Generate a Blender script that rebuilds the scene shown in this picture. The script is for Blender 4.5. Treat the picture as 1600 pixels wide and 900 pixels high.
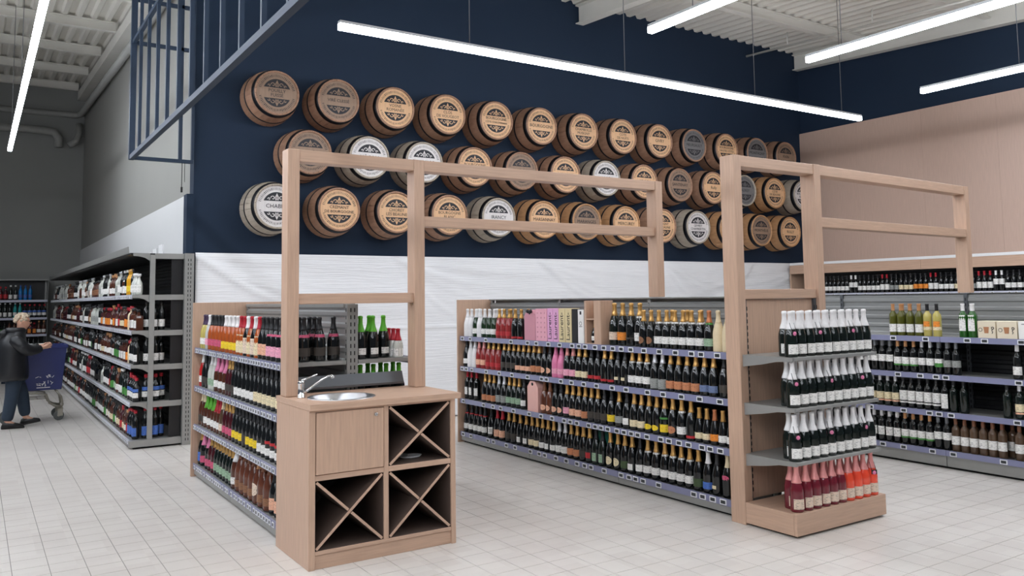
import bpy, bmesh, math, random
from mathutils import Vector, Matrix
random.seed(7)
PI = math.pi
sc = bpy.context.scene
for o in list(bpy.data.objects): bpy.data.objects.remove(o, do_unlink=True)
COL = sc.collection
# ------------------------------------------------------------------ camera
H = 1.58                                   # eye height; X runs along the navy wall, Y along the aisles
RT = Vector((0.83767814, -0.54599553, -0.01357246))
UP = Vector((-0.03156108, -0.07320077, 0.99681771))
FW = Vector((0.54525153, 0.83458404, 0.0785509))
cam = bpy.data.cameras.new('camera'); cam_o = bpy.data.objects.new('camera', cam); COL.objects.link(cam_o)
cam.sensor_width = 36.0; cam.lens = 36.0*1285.92/1600.0; cam.shift_y = -(450-364.97)/1600.0
cam.clip_start = 0.05; cam.clip_end = 200
cam_o.matrix_world = Matrix(((RT.x, UP.x, -FW.x, 0), (RT.y, UP.y, -FW.y, 0), (RT.z, UP.z, -FW.z, H), (0, 0, 0, 1)))
sc.camera = cam_o
# ------------------------------------------------------------------ world, exposure
LAMP = 40.0                                # radiance of the linear lamps' diffusers
w = bpy.data.worlds.new('store_ambient'); sc.world = w; w.use_nodes = True
w.node_tree.nodes['Background'].inputs[0].default_value = (0.80, 0.86, 1.0, 1)
w.node_tree.nodes['Background'].inputs[1].default_value = 0.12
sc.view_settings.view_transform = 'Standard'; sc.view_settings.look = 'None'
sc.view_settings.gamma = 1; sc.view_settings.use_curve_mapping = False
sc.view_settings.exposure = 0.0

# ------------------------------------------------------------------ materials
def lin(c):
    return tuple(((v/255)/12.92 if v/255 <= .04045 else ((v/255+.055)/1.055)**2.4) for v in c)
MATS = {}
def nodes(m):
    m.use_nodes = True; return m.node_tree, m.node_tree.nodes['Principled BSDF']
def mat(name, rgb, rough=.5, metal=0., coat=0., spec=.5, var=.06, scale=14., bump=0., stretch=(1, 1, 1), emit=0., trans=0.):
    m = bpy.data.materials.new(name); nt, p = nodes(m); c = lin(rgb)
    p.inputs['Roughness'].default_value = rough; p.inputs['Metallic'].default_value = metal
    p.inputs['Coat Weight'].default_value = coat; p.inputs['Specular IOR Level'].default_value = spec
    p.inputs['Transmission Weight'].default_value = trans
    p.inputs['Base Color'].default_value = (*c, 1)
    if emit:
        p.inputs['Emission Color'].default_value = (*c, 1); p.inputs['Emission Strength'].default_value = emit
    if var or bump:
        tc = nt.nodes.new('ShaderNodeTexCoord'); mp = nt.nodes.new('ShaderNodeMapping'); nz = nt.nodes.new('ShaderNodeTexNoise')
        mp.inputs['Scale'].default_value = stretch; nz.inputs['Scale'].default_value = scale; nz.inputs['Detail'].default_value = 4
        nt.links.new(tc.outputs['Object'], mp.inputs[0]); nt.links.new(mp.outputs[0], nz.inputs['Vector'])
        if var:
            mx = nt.nodes.new('ShaderNodeMix'); mx.data_type = 'RGBA'
            mx.inputs['A'].default_value = (*[v*(1-var*1.6) for v in c], 1); mx.inputs['B'].default_value = (*[min(1, v*(1+var*1.6)) for v in c], 1)
            nt.links.new(nz.outputs['Fac'], mx.inputs['Factor']); nt.links.new(mx.outputs['Result'], p.inputs['Base Color'])
        if bump:
            bp = nt.nodes.new('ShaderNodeBump'); bp.inputs['Strength'].default_value = bump; bp.inputs['Distance'].default_value = .01
            nt.links.new(nz.outputs['Fac'], bp.inputs['Height']); nt.links.new(bp.outputs[0], p.inputs['Normal'])
    MATS[name] = m; return m
def wood(name, rgb, axis, rough=.45, var=.13, sc_=9):
    st = [9., 9., 9.]; st['xyz'.index(axis)] = .55
    return mat(name, rgb, rough, var=var, scale=sc_, stretch=st, bump=.06)
def paper(name, rgb, ink=(40, 36, 40), amount=.55):
    m = mat(name, rgb, .55, var=0); nt, p = nodes(m)
    tc = nt.nodes.new('ShaderNodeTexCoord'); mp = nt.nodes.new('ShaderNodeMapping'); nz = nt.nodes.new('ShaderNodeTexNoise')
    mp.inputs['Scale'].default_value = (1, 1, 3.2); nz.inputs['Scale'].default_value = 55; nz.inputs['Detail'].default_value = 1
    cr = nt.nodes.new('ShaderNodeMapRange'); cr.inputs['From Min'].default_value = .56; cr.inputs['From Max'].default_value = .64; cr.inputs['To Max'].default_value = amount
    mx = nt.nodes.new('ShaderNodeMix'); mx.data_type = 'RGBA'
    mx.inputs['A'].default_value = (*lin(rgb), 1); mx.inputs['B'].default_value = (*lin(ink), 1)
    nt.links.new(tc.outputs['Object'], mp.inputs[0]); nt.links.new(mp.outputs[0], nz.inputs['Vector'])
    nt.links.new(nz.outputs['Fac'], cr.inputs['Value']); nt.links.new(cr.outputs[0], mx.inputs['Factor']); nt.links.new(mx.outputs['Result'], p.inputs['Base Color'])
    return m
OAK = (196, 163, 140)
for a in 'xyz': wood('oak_'+a, OAK, a)
wood('oak_wall', (200, 172, 156), 'z', var=.07)
mat('rack_dark', (98, 82, 74), .5, var=.06, scale=9)  # darker than the oak, deepens the tone inside the racks
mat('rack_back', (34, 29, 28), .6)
mat('navy_wall', (33, 47, 66), .7, spec=.2, var=.05, scale=1.2)
mat('grey_wall', (142, 141, 136), .8, var=.04, scale=.7)
mat('white_wall', (205, 205, 204), .7, var=.03, scale=.7)
mat('dark_wall', (146, 147, 144), .85, var=.05, scale=.6)
mat('deck', (226, 222, 213), .6, var=.04, scale=3)
mat('beam', (222, 219, 211), .5, var=.04, scale=3)
mat('pipe', (150, 150, 146), .5)
mat('cage_steel', (38, 52, 70), .55, spec=.3, var=.04)
mat('wire', (120, 122, 125), .4, metal=.6, var=0)
mat('lamp_house', (205, 208, 212), .4, var=0)
mat('lamp_glow', (240, 246, 255), .4, var=0, emit=LAMP)
mat('grout', (150, 144, 138), .8)
mat('metal_grey', (150, 150, 147), .38, metal=.25, var=.04)
mat('metal_dark', (96, 99, 103), .35, metal=.5, var=.04)
mat('panel_silver', (150, 151, 150), .34, metal=.35, var=.03)
mat('panel_black', (22, 23, 26), .4, var=.03)
mat('slot', (24, 24, 26), .7, var=0)
mat('toe', (18, 18, 20), .8, var=0)
mat('rail', (132, 134, 164), .3, var=.05, scale=5, coat=.3)
mat('rail_pale', (196, 198, 214), .3, var=.04, coat=.3)
mat('tag_frame', (232, 233, 236), .4, var=0)
mat('tag_screen', (52, 55, 58), .3, var=.1, scale=160)
mat('chrome', (225, 226, 228), .16, metal=1, var=0)
mat('steel', (186, 187, 189), .32, metal=1, var=.02)
mat('white_plastic', (236, 236, 236), .35, var=.02)
mat('hoop', (30, 30, 35), .42, metal=.5, var=.08)
mat('print_black', (34, 34, 40), .6, var=.05, scale=40)
for k, rgb, n in (('brown', (164, 126, 102), .2), ('grey', (176, 164, 148), .16), ('honey', (188, 142, 100), .2)):
    mat('stave_'+k, rgb, .6, var=n, scale=9, stretch=(6, .7, 6), bump=.12)
mat('head_orange', (226, 182, 140), .55, var=.08, scale=8, stretch=(6, 6, .8))
mat('head_silver', (222, 216, 214), .5, var=.07, scale=8, stretch=(6, 6, .8))
mat('head_dim', (150, 124, 104), .6, var=.1, scale=8, stretch=(6, 6, .8))
mat('head_slate', (116, 114, 114), .6, var=.1, scale=8, stretch=(6, 6, .8))
mat('red_strap', (190, 40, 60), .5, var=0)
# bottles
for k, rgb in dict(black=(14, 17, 18), green=(26, 52, 28), dkgreen=(11, 22, 18), olive=(84, 86, 28), brown=(78, 40, 26), amber=(170, 82, 36), rose=(150, 50, 50), wine=(66, 16, 24),
                   clear=(196, 198, 190), pale=(186, 172, 96), red=(178, 28, 30), coral=(232, 78, 52), blue=(24, 120, 190), teal=(30, 150, 150), bright=(36, 92, 30), yellow=(222, 160, 30), choc=(96, 52, 36), rosedk=(112, 30, 44), tan=(84, 64, 48)).items():
    mat('gl_'+k, rgb, .1, coat=.25, spec=.5, var=.05, scale=20)
for k, rgb, r, me in (('gold', (204, 158, 92), .34, .55), ('silver', (212, 212, 216), .3, .5), ('white', (236, 234, 234), .45, 0), ('black', (22, 22, 26), .4, 0), ('red', (176, 26, 44), .4, .1), ('pink', (226, 128, 168), .4, .1), ('rosegold', (226, 150, 146), .42, .25),
                      ('green', (92, 176, 44), .4, .1), ('copper', (190, 118, 78), .38, .4), ('orange', (222, 120, 46), .4, .1), ('cork', (196, 140, 92), .5, 0), ('grey', (120, 122, 126), .4, .2), ('purple', (58, 36, 70), .4, 0), ('blue', (36, 70, 150), .4, 0), ('cream', (224, 206, 170), .5, 0), ('brown', (120, 74, 48), .5, 0)):
    mat('cap_'+k, rgb, r, metal=me, var=.05, scale=60)
for k, rgb in dict(white=(236, 234, 230), cream=(232, 216, 178), orange=(236, 140, 44), peach=(236, 180, 150), pink=(240, 168, 190), copper=(196, 128, 88), yellow=(240, 206, 40), red=(188, 36, 44), green=(70, 140, 60), olive=(62, 82, 48), slate=(104, 120, 156), grey=(150, 152, 148), blue=(70, 110, 190), brown=(140, 96, 66), dark=(62, 56, 50), hotpink=(204, 84, 118), skin=(228, 206, 186), mint=(150, 178, 150), black=(30, 28, 30)).items():
    paper('pp_'+k, rgb, amount=.5 if k not in ('dark', 'black') else .0)
for k, rgb in dict(pink=(232, 168, 184), lpink=(226, 166, 206), rose=(206, 142, 156), beige=(222, 204, 158), black=(26, 26, 28), white=(238, 236, 232), salmon=(232, 180, 170), card=(228, 216, 192), teal=(22, 110, 96), kraft=(176, 122, 84)).items():
    mat('bx_'+k, rgb, .45, var=.03)
mat('ink', (40, 34, 38), .6, var=0)
mat('skin', (214, 164, 140), .5, var=.05)
mat('hair', (196, 178, 156), .7, var=.3, scale=60, bump=.5)
mat('jacket', (20, 22, 27), .42, var=.1, scale=7, bump=.4)
mat('trousers', (38, 52, 68), .8, var=.08, scale=20)
mat('shoe', (16, 16, 18), .35, var=0)
mat('cart_navy', (34, 46, 104), .35, var=.05)
mat('cart_tube', (156, 152, 140), .35, metal=.5, var=0)
mat('tyre', (84, 88, 86), .6, var=0)

# tiles: pale ceramic, a faint tint of its own for each tile
def tile_material():
    m = mat('tile', (222, 216, 210), .3, var=0, spec=.4); nt, p = nodes(m)
    g = nt.nodes.new('ShaderNodeNewGeometry'); mp = nt.nodes.new('ShaderNodeVectorMath'); mp.operation = 'SCALE'; mp.inputs['Scale'].default_value = 1/.1925
    fl = nt.nodes.new('ShaderNodeVectorMath'); fl.operation = 'FLOOR'; wn = nt.nodes.new('ShaderNodeTexWhiteNoise'); wn.noise_dimensions = '2D'
    nz = nt.nodes.new('ShaderNodeTexNoise'); nz.inputs['Scale'].default_value = .8; nz.inputs['Detail'].default_value = 5
    ad = nt.nodes.new('ShaderNodeMath'); ad.operation = 'ADD'; mr = nt.nodes.new('ShaderNodeMapRange'); mr.inputs['From Max'].default_value = 2
    mx = nt.nodes.new('ShaderNodeMix'); mx.data_type = 'RGBA'; mx.inputs['A'].default_value = (*lin((212, 205, 199)), 1); mx.inputs['B'].default_value = (*lin((229, 224, 218)), 1)
    nt.links.new(g.outputs['Position'], mp.inputs[0]); nt.links.new(mp.outputs[0], fl.inputs[0]); nt.links.new(fl.outputs[0], wn.inputs['Vector'])
    nt.links.new(g.outputs['Position'], nz.inputs['Vector']); nt.links.new(wn.outputs['Value'], ad.inputs[0]); nt.links.new(nz.outputs['Fac'], ad.inputs[1])
    nt.links.new(ad.outputs[0], mr.inputs['Value']); nt.links.new(mr.outputs[0], mx.inputs['Factor']); nt.links.new(mx.outputs['Result'], p.inputs['Base Color'])
tile_material()
def sheet_material():                      # milky protective film, finely pleated
    m = mat('film', (240, 241, 243), .38, var=.03, scale=2); nt, p = nodes(m)
    tc = nt.nodes.new('ShaderNodeTexCoord'); mp = nt.nodes.new('ShaderNodeMapping'); mp.inputs['Scale'].default_value = (1.2, 1, 26)
    nz = nt.nodes.new('ShaderNodeTexNoise'); nz.inputs['Scale'].default_value = 2.2; nz.inputs['Detail'].default_value = 6
    bp = nt.nodes.new('ShaderNodeBump'); bp.inputs['Strength'].default_value = .55; bp.inputs['Distance'].default_value = .02
    nt.links.new(tc.outputs['Object'], mp.inputs[0]); nt.links.new(mp.outputs[0], nz.inputs['Vector']); nt.links.new(nz.outputs['Fac'], bp.inputs['Height']); nt.links.new(bp.outputs[0], p.inputs['Normal'])
sheet_material()

# ------------------------------------------------------------------ mesh helpers
class MB:
    def __init__(s): s.v = []; s.f = []; s.m = []; s.sm = []
    def add(s, vs, fs, m=0, smooth=False):
        n = len(s.v); s.v += [tuple(v) for v in vs]
        for f in fs: s.f.append(tuple(i+n for i in f)); s.m.append(m); s.sm.append(smooth)
        return s
    def box(s, x0, x1, y0, y1, z0, z1, m=0):
        x0, x1 = min(x0, x1), max(x0, x1); y0, y1 = min(y0, y1), max(y0, y1); z0, z1 = min(z0, z1), max(z0, z1)
        return s.add([(x0, y0, z0), (x1, y0, z0), (x1, y1, z0), (x0, y1, z0), (x0, y0, z1), (x1, y0, z1), (x1, y1, z1), (x0, y1, z1)],
                     [(3, 2, 1, 0), (4, 5, 6, 7), (0, 1, 5, 4), (1, 2, 6, 5), (2, 3, 7, 6), (3, 0, 4, 7)], m)
    def prism(s, pts, axis, a0, a1, m=0, smooth=False):   # pts: 2D outline in the two other axes (in xyz order), extruded along axis
        def P(p, a):
            q = list(p); q.insert('xyz'.index(axis), a); return q
        n = len(pts); vs = [P(p, a0) for p in pts]+[P(p, a1) for p in pts]
        fs = [(i, (i+1) % n, n+(i+1) % n, n+i) for i in range(n)]+[tuple(range(n))[::-1], tuple(range(n, 2*n))]
        return s.add(vs, fs, m, smooth)
    def lathe(s, prof, n=14, m=0, c=(0, 0, 0), axis='z', smooth=True, sx=1., sy=1., ph=0., a0=0., a1=2*PI):
        full = abs(a1-a0-2*PI) < 1e-6; k = n if full else n+1; vs = []; fs = []
        for r, z in prof:
            for i in range(k):
                a = a0+(a1-a0)*i/n+ph; u, v = r*math.cos(a)*sx, r*math.sin(a)*sy
                q = {'z': (u, v, z), 'y': (u, z, v), 'x': (z, u, v)}[axis]
                vs.append((q[0]+c[0], q[1]+c[1], q[2]+c[2]))
        for j in range(len(prof)-1):
            for i in range(n):
                i2 = (i+1) % k
                f = (j*k+i, j*k+i2, (j+1)*k+i2, (j+1)*k+i)
                fs.append(f if axis != 'y' else f[::-1])
        return s.add(vs, fs, m, smooth)
    def tube(s, path, r, n=8, m=0, smooth=True, caps=True):
        P = [Vector(p) for p in path]; R = r if isinstance(r, (list, tuple)) else [r]*len(P); vs = []; fs = []
        ref = None
        for i, p in enumerate(P):
            t = (P[min(i+1, len(P)-1)]-P[max(i-1, 0)]).normalized()
            if ref is None: ref = Vector((0, 0, 1)) if abs(t.z) < .9 else Vector((1, 0, 0))
            a = t.cross(ref).normalized(); b = a.cross(t).normalized(); ref = b
            for k in range(n):
                g = 2*PI*k/n; vs.append(p+(a*math.cos(g)+b*math.sin(g))*R[i])
        for i in range(len(P)-1):
            for k in range(n): fs.append((i*n+k, (i+1)*n+k, (i+1)*n+(k+1) % n, i*n+(k+1) % n))
        if caps: fs += [tuple(range(n)), tuple(range((len(P)-1)*n, len(P)*n))[::-1]]
        return s.add(vs, fs, m, smooth)
    def bar(s, p, q, w, h, m=0):                          # square bar between two points
        return s.tube([p, q], (w**2+h**2)**.5/2, 4, m, smooth=False)
    def data(s, name, mats, bevel=0.):
        me = bpy.data.meshes.new(name); me.from_pydata(s.v, [], s.f)
        for k in (mats if isinstance(mats, (list, tuple)) else [mats]): me.materials.append(MATS[k])
        me.polygons.foreach_set('material_index', s.m); me.polygons.foreach_set('use_smooth', s.sm)
        bm = bmesh.new(); bm.from_mesh(me)
        if bevel:
            es = [e for e in bm.edges if len(e.link_faces) == 2 and e.calc_face_angle(0) > .6]
            bmesh.ops.bevel(bm, geom=es, offset=bevel, segments=1, affect='EDGES', clamp_overlap=True)
        bmesh.ops.recalc_face_normals(bm, faces=bm.faces); bm.to_mesh(me); bm.free()
        me.update(); return me
    def build(s, name, mats, parent=None, bevel=0., loc=None, **tags):
        o = bpy.data.objects.new(name, s.data(name, mats, bevel)); COL.objects.link(o)
        if parent: o.parent = parent
        if loc is not None: o.location = loc
        for k, v in tags.items(): o[k] = v
        return o
def inst(name, me, parent=None, loc=(0, 0, 0), rz=0., **tags):
    o = bpy.data.objects.new(name, me); COL.objects.link(o); o.location = loc
    if rz: o.rotation_euler = (0, 0, rz)
    if parent: o.parent = parent
    for k, v in tags.items(): o[k] = v
    return o
def thing(name, label, cat, loc=(0, 0, 0), rz=0., group=None):
    o = bpy.data.objects.new(name, None); COL.objects.link(o); o.location = loc; o.rotation_euler = (0, 0, rz); o.empty_display_size = .1
    o['label'] = label; o['category'] = cat
    if group: o['group'] = group
    return o
def bx(name, dims, m, parent=None, bevel=0., **t): return MB().box(*dims).build(name, m, parent, bevel, **t)
ST = dict(kind='structure')
def text_mesh(txt, size, m, depth=.0):
    cu = bpy.data.curves.new('lettering', 'FONT'); cu.body = txt; cu.size = size; cu.align_x = 'CENTER'; cu.align_y = 'CENTER'; cu.extrude = depth; cu.resolution_u = 2
    o = bpy.data.objects.new('lettering_tmp', cu); COL.objects.link(o); dg = bpy.context.evaluated_depsgraph_get()
    me = bpy.data.meshes.new_from_object(o.evaluated_get(dg)); bpy.data.objects.remove(o); bpy.data.curves.remove(cu)
    me.materials.clear(); me.materials.append(MATS[m]); return me

# ------------------------------------------------------------------ the setting
TILE = .1925
floor = bx('floor', (-6, 16, -10, 23, -.06, -.004), 'grout', **ST)
def in_view(x, y):
    d = Vector((x, y, -H)); f = d.dot(FW)
    if f < .3: return False
    px = 800+1285.92*d.dot(RT)/f; py = 364.97-1285.92*d.dot(UP)/f
    return -20 < px < 1620 and py < 925
g = .0022
cells = []
for i in range(-20, 70):
    for j in range(2, 113):
        x, y = 2.742+(i-13)*TILE, 4.53+(j-20)*TILE
        if in_view(x+.1, y+.1): cells.append((math.hypot(x+.1, y+.1), x, y))
        elif y < 22 and -3 < x < 13.2: cells.append((99., x, y))
cells.sort()
# not under fixed furniture for the single ones
def covered(x, y):
    for a, b, c, d in ((1.66, 2.72, 4.78, 8.1), (4.5, 5.5, 3.55, 8.2), (7.3, 8.4, 1.4, 7.9)):
        if a < x < b and c < y < d: return True
    return False
tb = MB().box(g, TILE-g, g, TILE-g, -.0045, 0).data('floor_tile', 'tile')
rest = MB(); n1 = 0
for d, x, y in cells:
    if n1 < 300 and not covered(x+.1, y+.1) and d < 90:
        inst('floor_tile', tb, floor, (x, y, 0)); n1 += 1
    else: rest.box(x+g, x+TILE-g, y+g, y+TILE-g, -.0045, 0)
rest.build('floor_tiles', 'tile', floor, kind='stuff')
# navy feature wall, its lower left ledge, side walls
bx('wall_back', (2.095, 13.3, 9.95, 10.15, 0, 6.5), 'navy_wall', **ST); bx('trim_30', (2.02, 2.1, 9.93, 10.1, 2.15, 2.835), 'navy_wall', **ST)
MB().box(2.1, 2.3, 10.15, 22.1, 2.86, 7.1).box(2.08, 2.3, 10.15, 22.1, 0, 2.86, 1).build('wall_side', ['grey_wall', 'white_wall'], **ST)
bx('wall_far', (-6, 2.1, 21.95, 22.15, 0, 7.1), 'dark_wall', **ST)
MB().box(13.1, 13.3, -2, 9.95, 4.63, 6.5).build('wall_right', 'navy_wall', **ST)
wr = MB()
for i in range(10): wr.box(13.06, 13.3, 9.95-1.2*(i+1)+.002, 9.95-1.2*i, 0, 4.62)
wr.build('wall_right_cladding', 'oak_wall', **ST)
def roof(y): return 6.15+.055*(y-9.9)
# trapezoidal roof deck, ribs along Y
dk = MB(); pitch = .22; pr = []
for i in range(-30, 62):
    x = i*pitch; pr += [(x, 0), (x+.07, 0), (x+.10, .05), (x+.19, .05)]
pr.append((62*pitch, 0))
vs = [(x, -6, roof(-6)+z) for x, z in pr]+[(x, 23, roof(23)+z) for x, z in pr]; n = len(pr)
dk.add(vs, [(i, i+1, n+i+1, n+i) for i in range(n-1)])
dk.add([(x, y, z+.06) for x, y, z in [(pr[0][0], -6, roof(-6)), (pr[-1][0], -6, roof(-6)), (pr[-1][0], 23, roof(23)), (pr[0][0], 23, roof(23))]], [(0, 1, 2, 3)])
dk.build('ceiling', 'deck', **ST)
def purlin(i, y, x0, x1):
    z = roof(y)-.005
    MB().prism([(y-.045, z), (y+.045, z), (y+.045, z-.015), (y+.012, z-.02), (y+.012, z-.15), (y+.05, z-.155), (y+.05, z-.17), (y-.05, z-.17), (y-.05, z-.155), (y-.012, z-.15), (y-.012, z-.02), (y-.045, z-.015)], 'x', x0, x1).build('trim_%d' % i, 'beam', **ST)
for i, y in enumerate((4.3, 6.35, 8.4)): purlin(i+1, y, 2.0, 13.05)
for i, y in enumerate((13.4, 15.45, 17.5, 19.6, 21.6)): purlin(i+4, y, -5.5, 1.92)
def ibeam(i, x, y0, y1, wd=.075, hh=.30):
    b = MB(); out = [(-wd, 0), (wd, 0), (wd, -.015), (.008, -.02), (.008, -hh+.02), (wd, -hh+.015), (wd, -hh), (-wd, -hh), (-wd, -hh+.015), (-.008, -hh+.02), (-.008, -.02), (-wd, -.015)]
    n = len(out); vs = [(x+a, y0, roof(y0)-.02+c) for a, c in out]+[(x+a, y1, roof(y1)-.02+c) for a, c in out]
    b.add(vs, [(k, (k+1) % n, n+(k+1) % n, n+k) for k in range(n)]+[tuple(range(n)), tuple(range(n, 2*n))]).build('trim_%d' % i, 'beam', **ST)
ibeam(20, 7.8, -5, 9.93); ibeam(21, 12.98, -5, 9.93)
# gutter and pipes on the grey side of the hall
def slope_box(name, x0, x1, y0, y1, d0, d1, m):
    vs = []
    for y in (y0, y1):
        z = roof(y); vs += [(x0, y, z-d0), (x1, y, z-d0), (x1, y, z-d1), (x0, y, z-d1)]
    MB().add(vs, [(0, 1, 2, 3), (4, 5, 6, 7), (0, 1, 5, 4), (1, 2, 6, 5), (2, 3, 7, 6), (3, 0, 4, 7)]).build(name, m, **ST)
slope_box('trim_22', 1.93, 2.1, 10.2, 21.9, .16, .36, 'beam')
o = MB().tube([(2.0, 10.2, roof(10)-.62), (2.0, 21.6, roof(21.6)-.72), (1.9, 21.75, roof(21.6)-.74), (-5, 21.75, roof(21.6)-.8)], .07, 10).build('ceiling_pipe', 'pipe'); o['label'] = 'grey pipe running along the grey side wall under the gutter'; o['category'] = 'pipe'
o = MB().tube([(-5, 21.7, 5.55), (1.2, 21.7, 5.62), (1.45, 21.7, 5.6), (1.55, 21.7, 5.45), (1.55, 21.7, 5.25)], .09, 10).tube([(1.98, 21.8, 5.85), (1.97, 21.7, 5.6), (1.9, 21.65, 5.4), (1.75, 21.65, 5.3)], .07, 10, 0).build('drain_pipe', 'pipe'); o['label'] = 'thick grey pipe with elbow low on the dark far wall'; o['category'] = 'pipe'
sp = MB().tube([(.72, 5, roof(5)-.28), (.72, 18.6, roof(18.6)-.34)], .03, 8)
for y in (9.5, 13.0, 16.5): sp.tube([(.72, y, roof(y)-.3), (.72, y, roof(y)-.02)], .008, 6)
sp.tube([(.72, 18.6, roof(18.6)-.34), (.72, 18.6, roof(18.6)-.45)], .035, 8)
o = sp.build('sprinkler_pipe', 'beam'); o['label'] = 'thin white sprinkler pipe hung below the roof beside the long lamp'; o['category'] = 'pipe'
sp = MB().tube([(11.6, -3, roof(-3)-.25), (11.6, 9.9, roof(9.9)-.25)], .02, 8)
for y in (3.5, 5.5, 7.4, 9.0): sp.tube([(11.6, y, roof(y)-.26), (11.6, y, roof(y)-.01)], .012, 6)
o = sp.build('conduit_pipe', 'beam'); o['label'] = 'thin conduit clipped under the corrugated roof near the navy corner'; o['category'] = 'pipe'

# ------------------------------------------------------------------ linear lamps
def lamp(label, p, q, rods, z=4.15, wd=.031):
    along = 'x' if abs(p[0]-q[0]) > abs(p[1]-q[1]) else 'y'
    t = thing('linear_pendant_lamp', label, 'lamp', ((p[0]+q[0])/2, (p[1]+q[1])/2, z), group='hanging linear lamps'); c = t.location
    L = (abs(p[0]-q[0])+abs(p[1]-q[1]))/2
    hs = [(-wd, .022), (wd, .022), (wd*.9, .05), (-wd*.9, .05)]; gl = [(-wd*.97, .021), (-wd*.9, -.035), (wd*.9, -.035), (wd*.97, .021)]
    def pr(b, pts): b.prism([(a, h) for a, h in pts], along, -L, L)
    b = MB(); pr(b, hs); b.build('housing', 'lamp_house', t); b = MB(); pr(b, gl); b.build('diffuser', 'lamp_glow', t)
    for s in rods:
        x, y = (s-c.x, 0) if along == 'x' else (0, s-c.y)
        MB().tube([(x, y, .05), (x, y, roof(y+c.y)-z-.03)], .0045, 6).build('suspension_rod', 'wire', t)
lamp('long lit linear lamp hung parallel to the navy barrel wall', (2.787, 7.18), (10.83, 7.18), (4.2, 6.3, 8.55, 10.4))
lamp('lit linear lamp above the aisle of sparkling wine, beside the I-beam', (5.395, -1), (5.395, 5.77), (-.5, 2.6, 5.2))
lamp('lit linear lamp above the aisle of white wine shelves', (7.58, -1), (7.58, 5.63), (-.5, 2.6, 5.2))
lamp('lit linear lamp in front of the navy band over the oak wall', (10.05, -1), (10.05, 5.78), (-.5, 2.6, 4.6))
lamp('lit linear lamp hanging over the spirits aisle by the grey wall', (.42, -7), (.42, 15.77), (-4, 0, 4, 8, 12.0, 15.2))
lamp('unseen lit linear lamp added over the open floor two aisles from the spirits', (-4.3, -7), (-4.3, 15.7), (-4, 0, 4, 8, 12))  # out of view, added to brighten the left floor and the ceiling
lamp('unseen lit linear lamp added over the open floor beside the spirits aisle', (-1.9, -7), (-1.9, 15.7), (-4, 0, 4, 8, 12))  # out of view, added for more light on the left side

# ------------------------------------------------------------------ hanging steel cage
CZ = 3.2; t = thing('steel_grille_cage', 'dark blue square-bar steel cage hanging by the navy wall corner', 'grille', (1.42, 9.9, CZ)); top = 6.1-CZ
def cbar(name, *d): bx(name, d, 'cage_steel', t)
cbar('bottom_rail', -.025, .025, -8.5, .02, -.025, .025); cbar('mid_rail', -.02, .02, -8.5, 0, 1.29, 1.33)
for k in range(17): cbar('bar', -.016, .016, -.50*k-.016, -.50*k+.016, .02, top-.055*.5*k*1.0)
cbar('bottom_rail', 0, .65, -.02, .02, -.02, .02); cbar('mid_rail', 0, .65, -.02, .02, 1.29, 1.33); cbar('mid_rail', 0, .65, -.02, .02, 1.79, 1.83)
cbar('bar', .49, .53, -.02, .02, .02, top); cbar('bar', .63, .66, -.02, .02, .02, top); cbar('bar', -.03, .03, -.03, .03, -.02, top)
o = MB().tube([(1.95, 9.88, 3.18), (1.95, 9.88, 2.88)], .004, 6).tube([(1.98, 9.88, 3.18), (1.98, 9.88, 2.96)], .003, 6).box(1.94, 1.96, 9.87, 9.89, 2.84, 2.9).build('hanging_cable', 'slot'); o['label'] = 'thin dark cable dangling below the steel cage against the pale wall'; o['category'] = 'cable'

# ------------------------------------------------------------------ white film on the lower wall
nx, nz_ = 280, 96; vs = []; fs = []
rnd = random.Random(3); swags = []      # drapes fanning out from where the film is pinned along its top edge
for xa, sd in ((2.1, 1), (4.6, 1), (6.9, 1), (9.4, 1), (13.05, -1), (11.6, -1)):
    for q in range(5): swags.append((xa, sd, .22+.30*q+rnd.uniform(-.06, .06), rnd.uniform(1.1, 2.0), rnd.uniform(.012, .024), rnd.uniform(.025, .045)))
for j in range(nz_+1):
    for i in range(nx+1):
        x = 2.12+10.9*i/nx; z = .01+2.145*j/nz_; y = 9.905+.008*math.sin(x*2.3+z)+.006*math.sin(z*9+x*.7)
        for xa, sd, dp, ln, am, wd_ in swags:
            u = (x-xa)*sd
            if 0 < u < 3.4: y -= am*math.exp(-((z-2.14+dp*(1-math.exp(-u/ln)))/(wd_+.02*u))**2)*min(1, u*4)*(1-u/3.4)
        y -= .022*math.exp(-((z-1.22-.01*math.sin(x))/.018)**2)
        vs.append((x, min(y, 9.94), z))
for j in range(nz_):
    for i in range(nx): a = j*(nx+1)+i; fs.append((a, a+1, a+nx+2, a+nx+1))
o = MB().add(vs, fs, 0, True).build('protective_film', 'film'); o['label'] = 'wrinkled white plastic film covering the wall below the barrels'; o['category'] = 'plastic sheet'
so = o.modifiers.new('thickness', 'SOLIDIFY'); so.thickness = .002

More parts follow.
